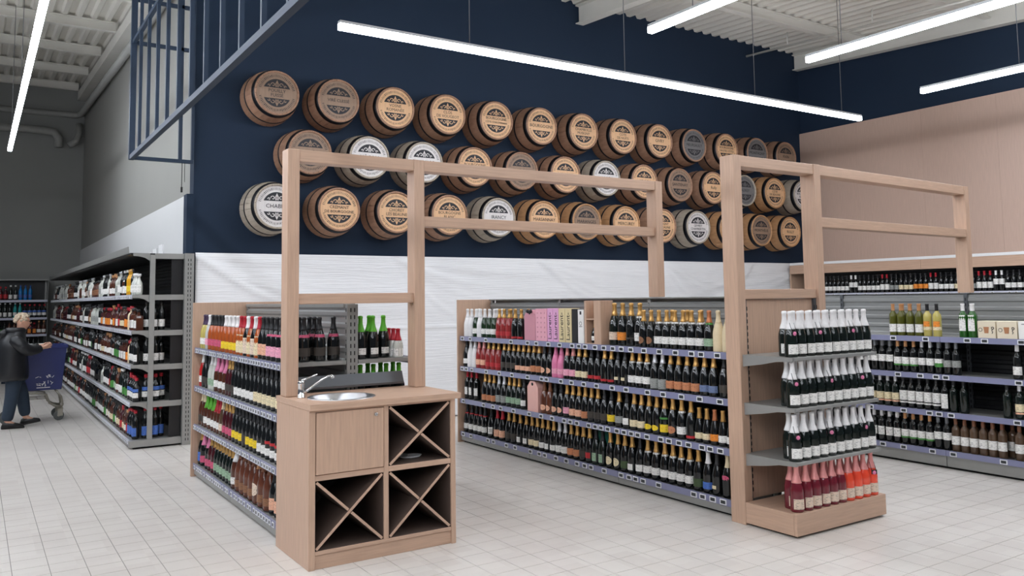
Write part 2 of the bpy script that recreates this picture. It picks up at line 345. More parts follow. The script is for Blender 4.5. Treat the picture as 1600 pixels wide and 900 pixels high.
# ------------------------------------------------------------------ barrels
BL = .42
def bprof(s):                              # radius along the axis, s = 0 at the wall, 1 at the head
    return .265+.062*(1-(max(0, s-.0))**2.2)
bodyb = MB(); NS = 26
for k in range(NS):
    a0, a1 = 2*PI*k/NS+.008, 2*PI*(k+1)/NS-.008; vs = []; rings = [0, .2, .4, .6, .8, 1.0]
    for s in rings:
        r = bprof(s); y = -BL*s
        for a in (a0, (a0+a1)/2, a1): vs.append((r*math.cos(a), y, r*math.sin(a)))
    r = .245
    for a in (a0, (a0+a1)/2, a1): vs.append((r*math.cos(a), -BL, r*math.sin(a)))
    for a in (a0, (a0+a1)/2, a1): vs.append((r*math.cos(a), -BL+.03, r*math.sin(a)))
    fs = []
    for j in range(7):
        for q in range(2): fs.append((j*3+q, j*3+q+1, j*3+q+4, j*3+q+3))
    bodyb.add(vs, fs, 0, True)
bodyb.lathe([(.322, 0), (.260, -BL+.01)], 26, 0, axis='y')
body_me = {k: bodyb.data('staves', 'stave_'+k) for k in ('brown', 'grey', 'honey')}
def hoop(s0, s1): return MB().lathe([(bprof(s0)-.002, -BL*s0), (bprof(s0)+.004, -BL*s0), (bprof(s1)+.004, -BL*s1), (bprof(s1)-.002, -BL*s1)], 40, 0, axis='y').data('hoop', 'hoop')
hoops = [hoop(.38, .44), hoop(.83, .97)]
RH = .245
head_me = {k: MB().lathe([(0, -BL+.018), (RH, -BL+.018), (RH, -BL+.03)], 40, 0, axis='y', smooth=False).data('head', 'head_'+k) for k in ('orange', 'silver', 'dim', 'slate')}
FY = -BL+.016
def lunettes(sgns):
    b = MB(); R = .168
    for sgn in sgns:
        h0 = .062 if sgn > 0 else .066; a0 = math.asin(h0/R); n = 18
        pts = [(R*math.cos(a0+(PI-2*a0)*i/n), sgn*R*math.sin(a0+(PI-2*a0)*i/n)) for i in range(n+1)]
        b.prism([(x, z) for x, z in pts], 'y', FY, FY+.0018)
    return b.data('black_field', 'print_black')
def ring_marks():
    b = MB(); rn = random.Random(5)
    for arc0, arc1 in ((.22, PI-.22), (PI+.22, 2*PI-.22)):
        n = 30
        for i in range(n):
            a = arc0+(arc1-arc0)*(i+.5)/n; w_ = .006*rn.uniform(.6, 1.2); r0, r1 = .192, .222
            c, s_ = math.cos(a), math.sin(a); r1 -= rn.choice((0, .006, 0))
            b.add([(r*c-k*s_, FY-.0005, r*s_+k*c) for r, k in ((r0, -w_*.5), (r0, w_*.5), (r1, w_*.6), (r1, -w_*.6))], [(0, 1, 2, 3)])
    return b.data('ring_marks', 'print_black')
def scrolls(mk, sgns):
    b = MB(); W = .0045
    def strip(pts):
        for (x0, z0), (x1, z1) in zip(pts, pts[1:]):
            d = Vector((x1-x0, z1-z0)); nrm = Vector((-d.y, d.x)).normalized()*W
            b.add([(x0+nrm.x, FY-.001, z0+nrm.y), (x0-nrm.x, FY-.001, z0-nrm.y), (x1-nrm.x, FY-.001, z1-nrm.y), (x1+nrm.x, FY-.001, z1+nrm.y)], [(0, 1, 2, 3)])
    for sg in sgns:
        o_ = .085*sg if sg > 0 else -.09
        for mx in (1, -1):
            strip([(mx*(.048+.026*math.cos(q)*(1-q/9)), sg*(abs(o_)+.012)+sg*.026*math.sin(q)*(1-q/9)) for q in [i*.42 for i in range(14)]])
            strip([(mx*(.094+.016*math.cos(q)*(1-q/9)), sg*(abs(o_)-.002)+sg*.016*math.sin(q)*(1-q/9)) for q in [i*.5 for i in range(11)]])
            strip([(mx*.012, sg*(abs(o_)-.014)), (mx*.02, sg*(abs(o_)+.02)), (mx*.006, sg*(abs(o_)+.045))])
        strip([(0, sg*(abs(o_)-.01)), (0, sg*(abs(o_)+.066))])
        b.add([(-.012, FY-.001, sg*(abs(o_)+.045)), (0, FY-.001, sg*(abs(o_)+.035)), (.012, FY-.001, sg*(abs(o_)+.045)), (0, FY-.001, sg*(abs(o_)+.07))], [(0, 1, 2, 3)])
    return b.data('scrollwork', 'head_'+mk)
lun = [lunettes((1,)), lunettes((-1,))]; ring = ring_marks(); scr = {k: [scrolls(k, (1,)), scrolls(k, (-1,))] for k in head_me}
ROWS = [
 (4.045, 2.935, .7665, [('POUILLY/FUISSÉ', 'dim', 'brown'), ('VIRÉ CLESSÉ', 'dim', 'brown'), ('VOSNE/ROMANÉE', 'orange', 'brown'), ('CLOS/DE VOUGEOT', 'orange', 'brown'), ('BOURGOGNE/CÔTE CHALONNAISE', 'orange', 'brown'), ('BOURGOGNE', 'orange', 'brown'), ('CHAMBOLLE/MUSIGNY', 'orange', 'brown'), ('CÔTE/DE NUITS', 'orange', 'brown'), ('GIVRY', 'orange', 'brown'), ('MEURSAULT', 'slate', 'brown'), ('BOURGOGNE/HAUTES CÔTES', 'orange', 'brown'), ('MONTAGNY', 'slate', 'brown'), ('FIXIN', 'dim', 'brown')]),
 (3.37, 3.345, .768, [('SAINT VÉRAN', 'dim', 'brown'), ('MÂCON', 'silver', 'grey'), ('POMMARD', 'silver', 'grey'), ('BOURGOGNE/ROUGE', 'orange', 'brown'), ('LADOIX', 'dim', 'brown'), ('VOLNAY', 'orange', 'brown'), ('MOREY', 'silver', 'grey'), ('GEVREY', 'orange', 'brown'), ('SANTENAY', 'dim', 'brown'), ('Rully', 'orange', 'brown'), ('AUXEY', 'slate', 'grey'), ('CÔTE/DE BEAUNE', 'orange', 'honey'), ('BOURGOGNE/ALIGOTÉ', 'silver', 'grey')]),
 (2.695, 2.945, .769, [('CHABLIS', 'silver', 'grey'), ('CRÉMANT/DE BOURGOGNE', 'orange', 'brown'), ('CHOREY/LÈS BEAUNE', 'orange', 'brown'), ('BOURGOGNE/BLANC', 'orange', 'brown'), ('IRANCY', 'silver', 'grey'), ('MARSANNAY', 'orange', 'honey'), ('MARANGES', 'dim', 'honey'), ('MERCUREY', 'orange', 'honey'), ('SAVIGNY/LÈS BEAUNE', 'orange', 'brown'), ('GEVREY/CHAMBERTIN', 'silver', 'grey'), ('BEAUNE', 'orange', 'honey'), ('MONTHÉLIE', 'dim', 'honey'), ('RULLY', 'orange', 'honey')])]
HC = dict(orange='pale orange', silver='silvery white', dim='dull brown', slate='slate grey')
RN = ('top', 'middle', 'bottom')
for ri, (bz, x0, dx, items) in enumerate(ROWS):
    for i, (txt, hc, bc) in enumerate(items):
        t = thing('wine_barrel', 'oak barrel end in %s row with %s head lettered %s' % (RN[ri], HC[hc], txt.replace('/', ' ')), 'barrel', (x0+dx*i, 9.948, bz), group='half barrels fixed to the navy wall')
        rr = random.uniform(-.04, .04)
        bd = inst('staves', body_me[bc], t); bd.rotation_euler = (0, rr*8, 0)
        for h in hoops: inst('hoop', h, t)
        hd = inst('head', head_me[hc], t)
        inst('ring_marks', ring, hd, kind='stuff')
        for q in (0, 1): inst('black_field', lun[q], hd); inst('scrollwork', scr[hc][q], hd, kind='stuff')
        ls = txt.split('/')
        for q, s in enumerate(ls):
            sz = min(.068 if len(ls) == 1 else .054, .58/max(4, len(s)))
            lt = inst('lettering', text_mesh(s, sz*(1.0), 'print_black', .0004), hd, (0, FY-.001, 0 if len(ls) == 1 else (.026 if q == 0 else -.028)))
            lt.rotation_euler = (PI/2, 0, 0)

# ------------------------------------------------------------------ shelving
tag_me = MB().box(-.006, 0, -.030, .030, -.019, .019).box(-.0068, -.005, -.022, .022, -.012, .012, 1).data('price_tag', ['tag_frame', 'tag_screen'])
def ribbed(xp, sg, y0, y1, z0, z1, name, m, parent, per=.084):
    b = MB(); pr = []; z = z0
    while z < z1-1e-6:
        for dz, d in ((0, 0), (.012, .012), (.036, .012), (.048, 0)):
            if z+dz <= z1: pr.append((xp+sg*d, z+dz))
        z += per
    pr.append((xp, z1)); n = len(pr)
    vs = [(x, y0, z) for x, z in pr]+[(x, y1, z) for x, z in pr]
    b.add(vs, [(i, i+1, n+i+1, n+i) for i in range(n-1)])
    b.box(xp-sg*.004, xp-sg*.012, y0, y1, z0, z1)
    return b.build(name, m, parent)
def upright(x0, x1, y0, y1, z0, z1, parent, faces, m='metal_grey', step=.05):
    u = bx('upright', (x0, x1, y0, y1, z0, z1), m, parent, .002); b = MB(); z = z0+.05
    while z < z1-.05:
        for f in faces:                    # ('x',sign) slots on a face looking along X, ('y',sign) along Y
            if f[0] == 'x':
                xx = x0 if f[1] < 0 else x1; ym = (y0+y1)/2
                b.box(xx-.001, xx+.001, ym-.005, ym+.005, z, z+.028)
            else:
                yy = y0 if f[1] < 0 else y1; xm = (x0+x1)/2
                for q in (-.014, .014): b.box(xm+q-.004, xm+q+.004, yy-.001, yy+.001, z, z+.028)
        z += step
    b.build('slots', 'slot', u, kind='stuff'); return u
def run(root, xf, xb, bays, levels, tags=None, dense=None, rail='rail', top=1.565, panel=None, ztop_shelf=.028, base=True, shelf_in=.0):
    """shelves facing -X (xf < xb) or +X; bays: Y joints; levels: shelf top heights, lowest = base"""
    sg = 1 if xb > xf else -1
    for a, b in zip(bays, bays[1:]):
        for li, z in enumerate(levels):
            if li == 0:
                if base:
                    bx('plinth', (xf+sg*.012, xb, a+.003, b-.003, .022, z-.006), 'metal_grey', root, .002)
                    bx('toe_recess', (xf+sg*.05, xb, a, b, .0005, .021), 'toe', root)
            else:
                sh = MB().box(xf+sg*.006, xb-sg*.015, a+.004, b-.004, z-ztop_shelf, z).build('shelf', 'metal_grey', root, .002)
        if panel:
            z0 = levels[0]
            for pz0, pz1, pm in panel: ribbed(xb, -sg, a+.002, b-.002, max(z0, pz0), pz1, 'back_panel', pm, root)
    for li, z in enumerate(levels):
        for a, b in zip(bays, bays[1:]):
            rl = MB().prism([(xf, z-.046), (xf+sg*.003, z+.004), (xf+sg*.009, z+.004), (xf+sg*.008, z-.03), (xf+sg*.012, z-.046)], 'y', a+.002, b-.002).build('price_rail', rail, root)
            if tags and z in tags:
                for y in tags[z]:
                    if a <= y < b:
                        p = inst('price_tag', tag_me, rl, (xf+sg*.0005, y, z-.022))
                        if sg < 0: p.rotation_euler = (0, 0, PI)
            if dense:
                tb_ = MB(); y = a+.03
                while y < b-.03:
                    x = xf-sg*.0015; w_ = .021
                    tb_.box(x-.004, x, y-w_, y+w_, z-.040, z-.006); tb_.box(x-.0046, x-.003, y-w_*.62, y+w_*.62, z-.033, z-.013, 1)
                    y += dense*random.choice((1, 1, 1, 1.25, 1.5))
                tb_.build('price_tags', ['tag_frame', 'tag_screen'], rl, kind='stuff')
def parse(s):
    out = []
    for seg in s.split(';'):
        c, v = seg.split(':'); out += [(c, float(q)) for q in v.split()]
    return out

# ------------------------------------------------------------------ oak frames and counter
def frame_bar(name, dims, parent):
    dx, dy, dz = abs(dims[1]-dims[0]), abs(dims[3]-dims[2]), abs(dims[5]-dims[4])
    ax = 'xyz'[[dx, dy, dz].index(max(dx, dy, dz))]
    return bx(name, dims, 'oak_'+ax, parent, .003)
# portal over the counter and across the aisle
FZ = 2.585
t = thing('oak_portal_frame', 'tall oak portal frame standing on the sink counter and bridging the aisle', 'frame', (0, 0, 0))
frame_bar('post', (1.70, 1.78, 5.28, 5.40, .967, FZ), t); frame_bar('post', (2.62, 2.70, 5.28, 5.40, .967, FZ), t)
frame_bar('top_bar', (1.78, 2.62, 5.285, 5.395, FZ-.08, FZ-.001), t); frame_bar('cross_bar', (1.78, 2.62, 5.30, 5.38, 1.56, 1.63), t)
frame_bar('bridge_bar', (2.70, 4.95, 5.285, 5.395, FZ-.08, FZ-.001), t); frame_bar('bridge_bar', (2.70, 4.95, 5.30, 5.38, 2.105, 2.18), t)
frame_bar('post', (4.95, 5.03, 5.28, 5.40, 1.575, FZ), t)
# portal at the end of the sparkling wine unit
t = thing('oak_portal_frame', 'tall oak portal frame at the bottle display end, bridging to the white wine shelves', 'frame', (0, 0, 0))
frame_bar('post', (4.507, 4.587, 4.0, 4.13, 0, FZ), t); frame_bar('post', (5.405, 5.485, 4.0, 4.13, 0, FZ), t)
frame_bar('top_bar', (4.587, 5.405, 4.005, 4.125, FZ-.08, FZ-.001), t); frame_bar('cross_bar', (4.587, 5.405, 4.02, 4.11, 1.552, 1.622), t)
for z0, z1 in ((FZ-.08, FZ-.001), (2.10, 2.175)): MB().prism([(5.485, 4.01), (5.485, 4.12), (7.845, 4.26), (7.845, 4.15)], 'z', z0, z1).build('bridge_bar', 'oak_x', t, .003)
frame_bar('post', (7.845, 7.915, 4.145, 4.265, 1.576, FZ), t)
# sink counter
cx0, cx1, cy0, cy1, cz = 1.69, 2.68, 4.815, 5.44, .965
t = thing('sink_counter', 'oak sink counter with one cupboard door and three crossed bottle racks', 'counter', (cx0, cy0, 0))
def cb(name, d, m, bev=.002, par=None): return bx(name, (d[0]-cx0, d[1]-cx0, d[2]-cy0, d[3]-cy0, d[4], d[5]), m, par or t, bev)
cb('side_panel', (cx0, cx0+.04, cy0, cy1, 0, .928), 'oak_z'); cb('side_panel', (cx1-.034, cx1, cy0, cy1, 0, .928), 'oak_z')
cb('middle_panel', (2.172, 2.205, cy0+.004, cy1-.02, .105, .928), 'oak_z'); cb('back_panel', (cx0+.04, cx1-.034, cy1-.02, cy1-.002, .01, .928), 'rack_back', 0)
cb('plinth', (cx0+.04, cx1-.034, cy0+.012, cy0+.03, 0, .082), 'oak_x'); cb('bottom_board', (cx0+.04, cx1-.034, cy0+.004, cy1-.02, .083, .105), 'oak_x')
cb('middle_board', (cx0+.04, 2.172, cy0+.004, cy1-.02, .512, .545), 'oak_x'); cb('middle_board', (2.205, cx1-.034, cy0+.004, cy1-.02, .512, .545), 'oak_x')
cb('top_rail', (cx0+.04, 2.172, cy0+.004, cy0+.024, .915, .928), 'oak_x', 0); cb('top_rail', (2.205, cx1-.034, cy0+.004, cy0+.024, .915, .928), 'oak_x', 0)
dr = cb('door', (cx0+.044, 2.168, cy0-.004, cy0+.014, .549, .913), 'oak_z')
MB().lathe([(0, -.012), (.009, -.012), (.011, -.009), (.011, .004)], 14, 0, c=(2.115-cx0, -.004, .875), axis='y').build('lock', 'steel', dr)
def rack(x0, x1, z0, z1):
    th = .010; y0, y1 = .008, .46; x0 -= cx0; x1 -= cx0
    for (ax, az, bx_, bz_, n) in ((x0, z0, x1, z1, 0), (x0, z1, x1, z0, 1)):
        d = Vector((bx_-ax, bz_-az)); L = d.length; d.normalize(); nn = Vector((-d.y, d.x))*th*.8; ins = d*.013
        A = Vector((ax, az))+ins; B_ = Vector((bx_, bz_))-ins
        if n == 0: segs = [(A, B_)]
        else:
            mid = (A+B_)/2; segs = [(A, mid-d*.013), (mid+d*.013, B_)]
        for P, Q in segs:
            rb = MB().prism([tuple(P+nn), tuple(P-nn), tuple(Q-nn), tuple(Q+nn)], 'y', y0+.003, y1).build('rack_board', 'rack_dark', t)
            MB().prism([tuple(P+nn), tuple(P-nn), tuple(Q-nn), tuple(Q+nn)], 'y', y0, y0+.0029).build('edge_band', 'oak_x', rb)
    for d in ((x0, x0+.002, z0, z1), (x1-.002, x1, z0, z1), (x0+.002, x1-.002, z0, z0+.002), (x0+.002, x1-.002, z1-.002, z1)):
        bx('dark_cell_face', (d[0], d[1], .012, .60, d[2], d[3]), 'rack_dark', t)  # thin sheets added to darken the inner faces of the oak cell
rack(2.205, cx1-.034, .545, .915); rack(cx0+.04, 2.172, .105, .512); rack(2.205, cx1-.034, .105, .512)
# worktop with a round cut-out
SX, SY, SR = 2.00, 5.09, .205
wx0, wx1, wy0, wy1 = 1.688, 2.715, 4.795, 5.45; n = 48; outer, inner = [], []
angs = sorted([2*PI*i/n for i in range(n)]+[math.atan2(y-SY, x-SX) % (2*PI) for x in (wx0, wx1) for y in (wy0, wy1)])
for a in angs:
    c, s_ = math.cos(a), math.sin(a); k = min([(wx1-SX)/c if c > 1e-6 else 9, (wx0-SX)/c if c < -1e-6 else 9, (wy1-SY)/s_ if s_ > 1e-6 else 9, (wy0-SY)/s_ if s_ < -1e-6 else 9])
    outer.append((SX+c*k, SY+s_*k)); inner.append((SX+c*(SR-.006), SY+s_*(SR-.006)))
b = MB(); n = len(angs); vs = []
for z in (.929, cz): vs += [(x-cx0, y-cy0, z) for x, y in outer]+[(x-cx0, y-cy0, z) for x, y in inner]
fs = []
for i in range(n):
    j = (i+1) % n
    fs += [(i, j, n+j, n+i), (2*n+i, 3*n+i, 3*n+j, 2*n+j), (i, 2*n+i, 2*n+j, j), (n+i, n+j, 3*n+j, 3*n+i)]
b.add(vs, fs).build('worktop', 'oak_x', t)
sk = thing('round_sink', 'round stainless steel sink set into the oak counter', 'sink', (SX, SY, cz))
MB().lathe([(.215, .0), (.214, .004), (.203, .005), (.196, .0), (.188, -.05), (.16, -.12), (.10, -.145), (.03, -.15), (0, -.15)], 40).build('basin', 'steel', sk)
MB().lathe([(0, -.146), (.028, -.146), (.032, -.149)], 20).lathe([(0, 0), (.016, 0), (.018, .003)], 16, 0, c=(0, .186, -.05), axis='y').build('drain', 'chrome', sk)
tp = thing('mixer_tap', 'chrome mixer tap with slanting spout beside the round sink', 'tap', (1.77, 5.20, cz)); tp.scale = (1, 1, .68)
MB().lathe([(0, 0), (.024, 0), (.026, .006), (.021, .012), (.020, .12), (.022, .124), (.022, .15), (.018, .158), (0, .16)], 20).build('body', 'chrome', tp)
MB().tube([(.008, -.005, .035), (.05, -.012, .08), (.12, -.03, .155), (.165, -.04, .192), (.185, -.045, .195), (.195, -.048, .186)], [.011, .011, .010, .010, .011, .012], 12).tube([(.188, -.046, .192), (.196, -.048, .168)], .013, 12).build('spout', 'chrome', tp)
MB().tube([(0, 0, .158), (.03, -.006, .176), (.10, -.02, .212)], [.010, .008, .006], 10).build('lever', 'chrome', tp)
o = thing('plumbing_part', 'white plastic plate with grey fitting left lying in the upper bottle rack', 'plumbing part', (2.43, 5.0, .585))
# rests in the lower notch of the cross, on the board
o.location = (2.44, 4.99, .5478)
MB().lathe([(0, .006), (.06, .004), (.075, .014), (.077, .014), (.062, 0), (0, 0)], 24, sy=.7).build('plate', 'white_plastic', o)
MB().tube([(-.10, .0, .012), (-.06, .01, .02), (-.02, .02, .014)], .011, 10).tube([(-.085, -.02, .012), (-.06, .02, .045)], .008, 8).build('fitting', 'metal_grey', o)

# ------------------------------------------------------------------ gondola with flavoured sparkling drinks (behind the counter)
LC = [.12, .472, .82, 1.165]
t = thing('shelf_gondola', 'two sided grey gondola of flavoured sparkling drinks behind the sink counter', 'shelving', (0, 0, 0))
run(t, 1.722, 2.20, [5.47, 6.745, 8.02], LC, dense=.062, panel=[(0, 1.53, 'panel_silver')])
run(t, 2.70, 2.26, [5.47, 6.745, 8.02], LC, panel=None)
for y in (5.47, 6.73, 7.97): upright(2.19, 2.27, y, y+.045, .0, 1.555, t, [('y', -1), ('x', -1)])
bx('top_cap', (2.185, 2.275, 5.53, 8.02, 1.531, 1.56), 'metal_grey', t, .003)
bx('end_panel', (1.705, 2.72, 8.022, 8.045, 0, 1.58), 'oak_z', t, .002)
MB().prism([(5.425, .985), (5.423, 1.0), (5.455, 1.072), (5.462, 1.072), (5.435, .997), (5.462, .985)], 'x', 1.80, 2.60).build('tray_edge', 'metal_dark', t)

# ------------------------------------------------------------------ gondola with champagne
TAGC = {1.165: "8.03 7.86 7.53 7.04 6.74 6.59 6.39 6.21 6.02 5.92 5.83 5.69 5.57 5.45 5.34 5.22 5.06 4.88 4.70 4.53 4.43 4.27",
 .832: "8.04 7.95 7.83 7.53 7.27 7.03 6.75 6.51 6.43 6.20 6.04 5.86 5.68 5.47 5.29 5.03 4.85 4.65 4.46 4.26",
 .478: "8.02 7.59 7.40 7.25 7.01 6.73 6.53 6.35 6.16 6.07 5.97 5.80 5.71 5.63 5.54 5.42 5.33 5.24 5.16 5.05 4.89 4.80 4.69 4.59 4.45 4.37 4.27",
 .119: "8.03 7.86 7.51 7.40 7.15 6.99 6.72 6.57 6.48 6.30 6.14 5.98 5.87 5.78 5.60 5.38 5.28 5.20 5.11 4.93 4.55 4.46 4.36 4.26"}
TAGC = {k: [float(q) for q in v.split()] for k, v in TAGC.items()}
LCH = [.119, .478, .832, 1.165]
t = thing('shelf_gondola', 'long grey gondola of champagne shelves with purple price rails and oak end', 'shelving', (0, 0, 0))
run(t, 4.572, 4.99, [4.16, 5.43, 6.76, 8.10], LCH, tags=TAGC, panel=[(0, 1.14, 'panel_black'), (1.14, 1.53, 'panel_silver')])
for y in (4.14, 5.42, 6.75, 8.06): upright(4.985, 5.02, y, y+.04, 0, 1.56, t, [('x', -1)])
bx('top_cap', (4.96, 5.05, 4.14, 8.1, 1.5605, 1.573), 'metal_grey', t, .003)
bx('end_panel', (4.555, 5.03, 8.112, 8.135, 0, 1.572), 'oak_z', t, .002)
bx('rear_panel', (5.052, 5.062, 4.14, 8.1, .02, 1.56), 'metal_grey', t)
# ------------------------------------------------------------------ end display of sparkling wine
LE = [.156, .482, .831, 1.164]
t = thing('end_display', 'oak end-cap display with three grey shelves and oak base tray', 'display', (0, 0, 0))
bx('back_panel', (4.59, 5.402, 4.045, 4.07, .155, 1.55), 'oak_z', t, .002)
y0, y1 = 3.575, 3.997
bx('front_board', (4.507, 5.485, y0, y0+.022, .016, .156), 'oak_x', t, .002)
for x in (4.507, 5.463): bx('side_board', (x, x+.022, y0+.0225, y1, .016, .156), 'oak_y', t, .002)
bx('base_board', (4.5295, 5.4625, y0+.0225, y1, .13, .1555), 'oak_x', t)
bx('toe_recess', (4.54, 5.46, 3.61, 3.99, .0005, .02), 'toe', t)
for x in (4.59, 5.372): upright(x, x+.028, 4.022, 4.044, .16, 1.548, t, [('y', -1)], 'metal_dark', .045)
for z in LE[1:]:
    MB().box(4.545, 5.448, y0+.004, 4.02, z-.024, z).build('shelf', 'metal_grey', t, .003)
    for x in (4.532, 5.45):
        MB().prism([(4.02, z), (y0+.004, z), (y0+.004, z-.026), (y0+.14, z-.034), (y0+.26, z-.058), (4.02, z-.085)], 'x', x, x+.012).build('bracket', 'metal_grey', t)

# ------------------------------------------------------------------ gondola with white wine on the right
TAGW = {1.177: "4.64 4.32 3.94 3.79 3.49", .837: "4.61 4.39 4.24 4.15 3.53", .504: "4.91 4.57 4.32 4.23 4.12 3.56", .162: "4.80 4.59 4.31 4.12 3.69"}
TAGW = {k: [float(q) for q in v.split()] for k, v in TAGW.items()}
LW = [.162, .504, .837, 1.177]
t = thing('shelf_gondola', 'half empty grey gondola of white wine with ribbed silver upper back', 'shelving', (0, 0, 0))
run(t, 7.362, 7.86, [1.53, 2.86, 4.19, 5.52, 6.85], LW, tags=TAGW, panel=[(0, 1.15, 'panel_black'), (1.15, 1.56, 'panel_silver')])
for y in (1.53, 2.845, 4.175, 5.505, 6.82): upright(7.84, 7.885, y, y+.035, 0, 1.57, t, [('x', -1)], 'metal_dark')
bx('rear_panel', (7.89, 7.90, 1.53, 6.85, .02, 1.57), 'metal_grey', t); bx('top_cap', (7.845, 7.915, 1.53, 6.85, 1.5705, 1.5745), 'metal_grey', t)
# ------------------------------------------------------------------ red wine gondola along the oak wall
LR = [.15, .60, 1.10, 1.59]
t = thing('shelf_gondola', 'wall gondola of red wine with oak header under the oak wall', 'shelving', (0, 0, 0))
run(t, 12.45, 13.0, [2.0, 3.33, 4.66, 5.99, 7.32, 8.65, 9.8], LR, dense=.16, rail='rail_pale', panel=[(0, 2.0, 'panel_black')])
for a, b_ in ((2.0, 4.66), (4.66, 7.32), (7.32, 9.8)): bx('header_board', (12.44, 12.47, a+.002, b_-.002, 1.95, 2.105), 'oak_y', t, .002)
bx('header_top', (12.44, 13.03, 2.0, 9.8, 2.107, 2.15), 'white_plastic', t); bx('end_panel', (12.47, 13.02, 9.802, 9.83, 0, 2.1), 'oak_z', t)

# ------------------------------------------------------------------ spirits gondola along the grey wall
LS = [.10, .50, .905, 1.28, 1.675]
t = thing('shelf_gondola', 'tall grey gondola of spirits with open end and sloping canopy lip', 'shelving', (0, 0, 0))
ys = [9.9+1.33*i for i in range(10)]; ys[-1] = 21.2
run(t, 1.452, 2.03, ys, LS, dense=.07, rail='rail_pale', panel=[(0, 2.119, 'panel_black')], ztop_shelf=.035)
MB().prism([(1.41, 2.135), (1.405, 2.205), (1.415, 2.205), (1.42, 2.135)], 'y', 9.9, 21.2).build('canopy_lip', 'metal_grey', t)
bx('canopy', (1.43, 2.05, 9.9, 21.2, 2.12, 2.138), 'panel_black', t)  # black colour stands in for the unlit underside of the plate
upright(1.99, 2.09, 9.82, 9.89, 0, 2.14, t, [('y', -1)]); bx('end_post', (1.632, 1.685, 9.845, 9.885, .095, 2.12), 'metal_grey', t, .003)
for z in LS[1:]+[2.135]:
    bx('end_fascia', (1.685, 1.99, 9.85, 9.885, z-.06, z), 'metal_grey', t, .002)
    a = [(1.632, z), (1.46, z), (1.46, z-.03), (1.52, z-.034), (1.58, z-.05), (1.632, z-.085)]
    MB().prism(a, 'y', 9.872, 9.885).build('bracket', 'metal_grey', t)
bx('end_plinth', (1.452, 1.99, 9.85, 9.898, .022, .095), 'metal_grey', t, .002)
bx('end_back_panel', (1.86, 1.985, 9.888, 9.896, .1, 2.12), 'panel_black', t)
for i in range(4):
    o = MB().prism([(2.05+0, 2.15), (2.05, 2.27-.02*i), (2.06, 2.27-.02*i), (2.06, 2.15)], 'y', 10.1+.5*i, 10.35+.5*i).build('white_card', 'white_plastic'); o['label'] = 'white card standing on top of the spirits gondola'; o['category'] = 'card'; o['group'] = 'white cards on the spirits gondola'; o.location = (-.25+.02*i, 0, -.0118)
# ------------------------------------------------------------------ back shelf in the far corner
LF = [.10, .55, .93, 1.30, 1.69]
t = thing('shelf_gondola', 'grey shelving with black back facing the aisle in the far corner', 'shelving', (0, 0, 0))
for a, b_ in ((-3.9, -2.57), (-2.57, -1.24), (-1.24, .09), (.09, 1.39)):
    for z in LF:
        bx('shelf', (a+.003, b_-.003, 21.24, 21.75, z-.03, z), 'metal_grey', t)
        bx('price_rail', (a+.003, b_-.003, 21.225, 21.238, z-.046, z+.003), 'rail_pale', t)
    bx('back_panel', (a, b_, 21.76, 21.775, .1, 2.13), 'panel_black', t); bx('plinth', (a, b_, 21.25, 21.7, .02, .068), 'metal_grey', t)
    bx('upright', (b_-.03, b_+.03, 21.70, 21.755, 0, 2.13), 'metal_grey', t)
bx('side_panel', (1.393, 1.40, 21.26, 21.75, 0, 2.13), 'metal_grey', t); bx('top_cap', (-3.9, 1.40, 21.5, 21.78, 2.131, 2.16), 'metal_grey', t)

# ------------------------------------------------------------------ bottles
PROF = dict(
 champ=[(0, 0), (.042, 0), (.044, .008), (.044, .125), (.0415, .152), (.031, .193), (.0205, .224), (.0155, .25), (.0145, .284), (.0168, .286), (.0168, .297), (.0135, .304), (0, .305)],
 bordeaux=[(0, 0), (.035, 0), (.0375, .006), (.0375, .182), (.0345, .203), (.020, .222), (.0148, .240), (.0142, .288), (.0158, .290), (.0158, .300), (0, .300)],
 spirit=[(0, 0), (.040, 0), (.042, .008), (.042, .165), (.037, .195), (.018, .222), (.0155, .262), (.0185, .264), (.0185, .296), (0, .298)],
 tall=[(0, 0), (.034, 0), (.036, .008), (.036, .20), (.028, .235), (.015, .262), (.0145, .30), (.017, .302), (.017, .328), (0, .33)],
 square=[(0, 0), (.052, 0), (.054, .006), (.054, .15), (.046, .175), (.018, .192), (.017, .225), (.021, .227), (.021, .258), (0, .26)],
 flask=[(0, 0), (.046, 0), (.05, .02), (.053, .09), (.048, .14), (.026, .175), (.017, .20), (.0165, .225), (.022, .227), (.022, .252), (0, .253)],
 jug=[(0, 0), (.050, 0), (.053, .01), (.053, .16), (.048, .20), (.030, .262), (.0185, .30), (.0175, .33), (.020, .332), (.020, .352), (0, .353)],
 big=[(0, 0), (.052, 0), (.055, .01), (.055, .15), (.051, .185), (.037, .235), (.024, .272), (.0185, .30), (.0178, .34), (.021, .342), (.021, .355), (.016, .364), (0, .365)],
 half=[(0, 0), (.036, 0), (.0375, .006), (.0375, .10), (.034, .125), (.024, .165), (.0165, .195), (.0142, .225), (.0142, .245), (.0162, .247), (.0162, .257), (0, .26)])
CAPZ = dict(champ=.212, bordeaux=.236, spirit=.258, tall=.296, square=.222, flask=.221, jug=.325, big=.262, half=.178)
BODYR = dict(champ=.044, bordeaux=.0375, spirit=.042, tall=.036, square=.0385, flask=.05, jug=.053, big=.055, half=.0375)
def interp(pr, z):
    for (r0, z0), (r1, z1) in zip(pr, pr[1:]):
        if z0 <= z <= z1 and z1 > z0: return r0+(r1-r0)*(z-z0)/(z1-z0)
    return pr[-1][0]
MC = {}
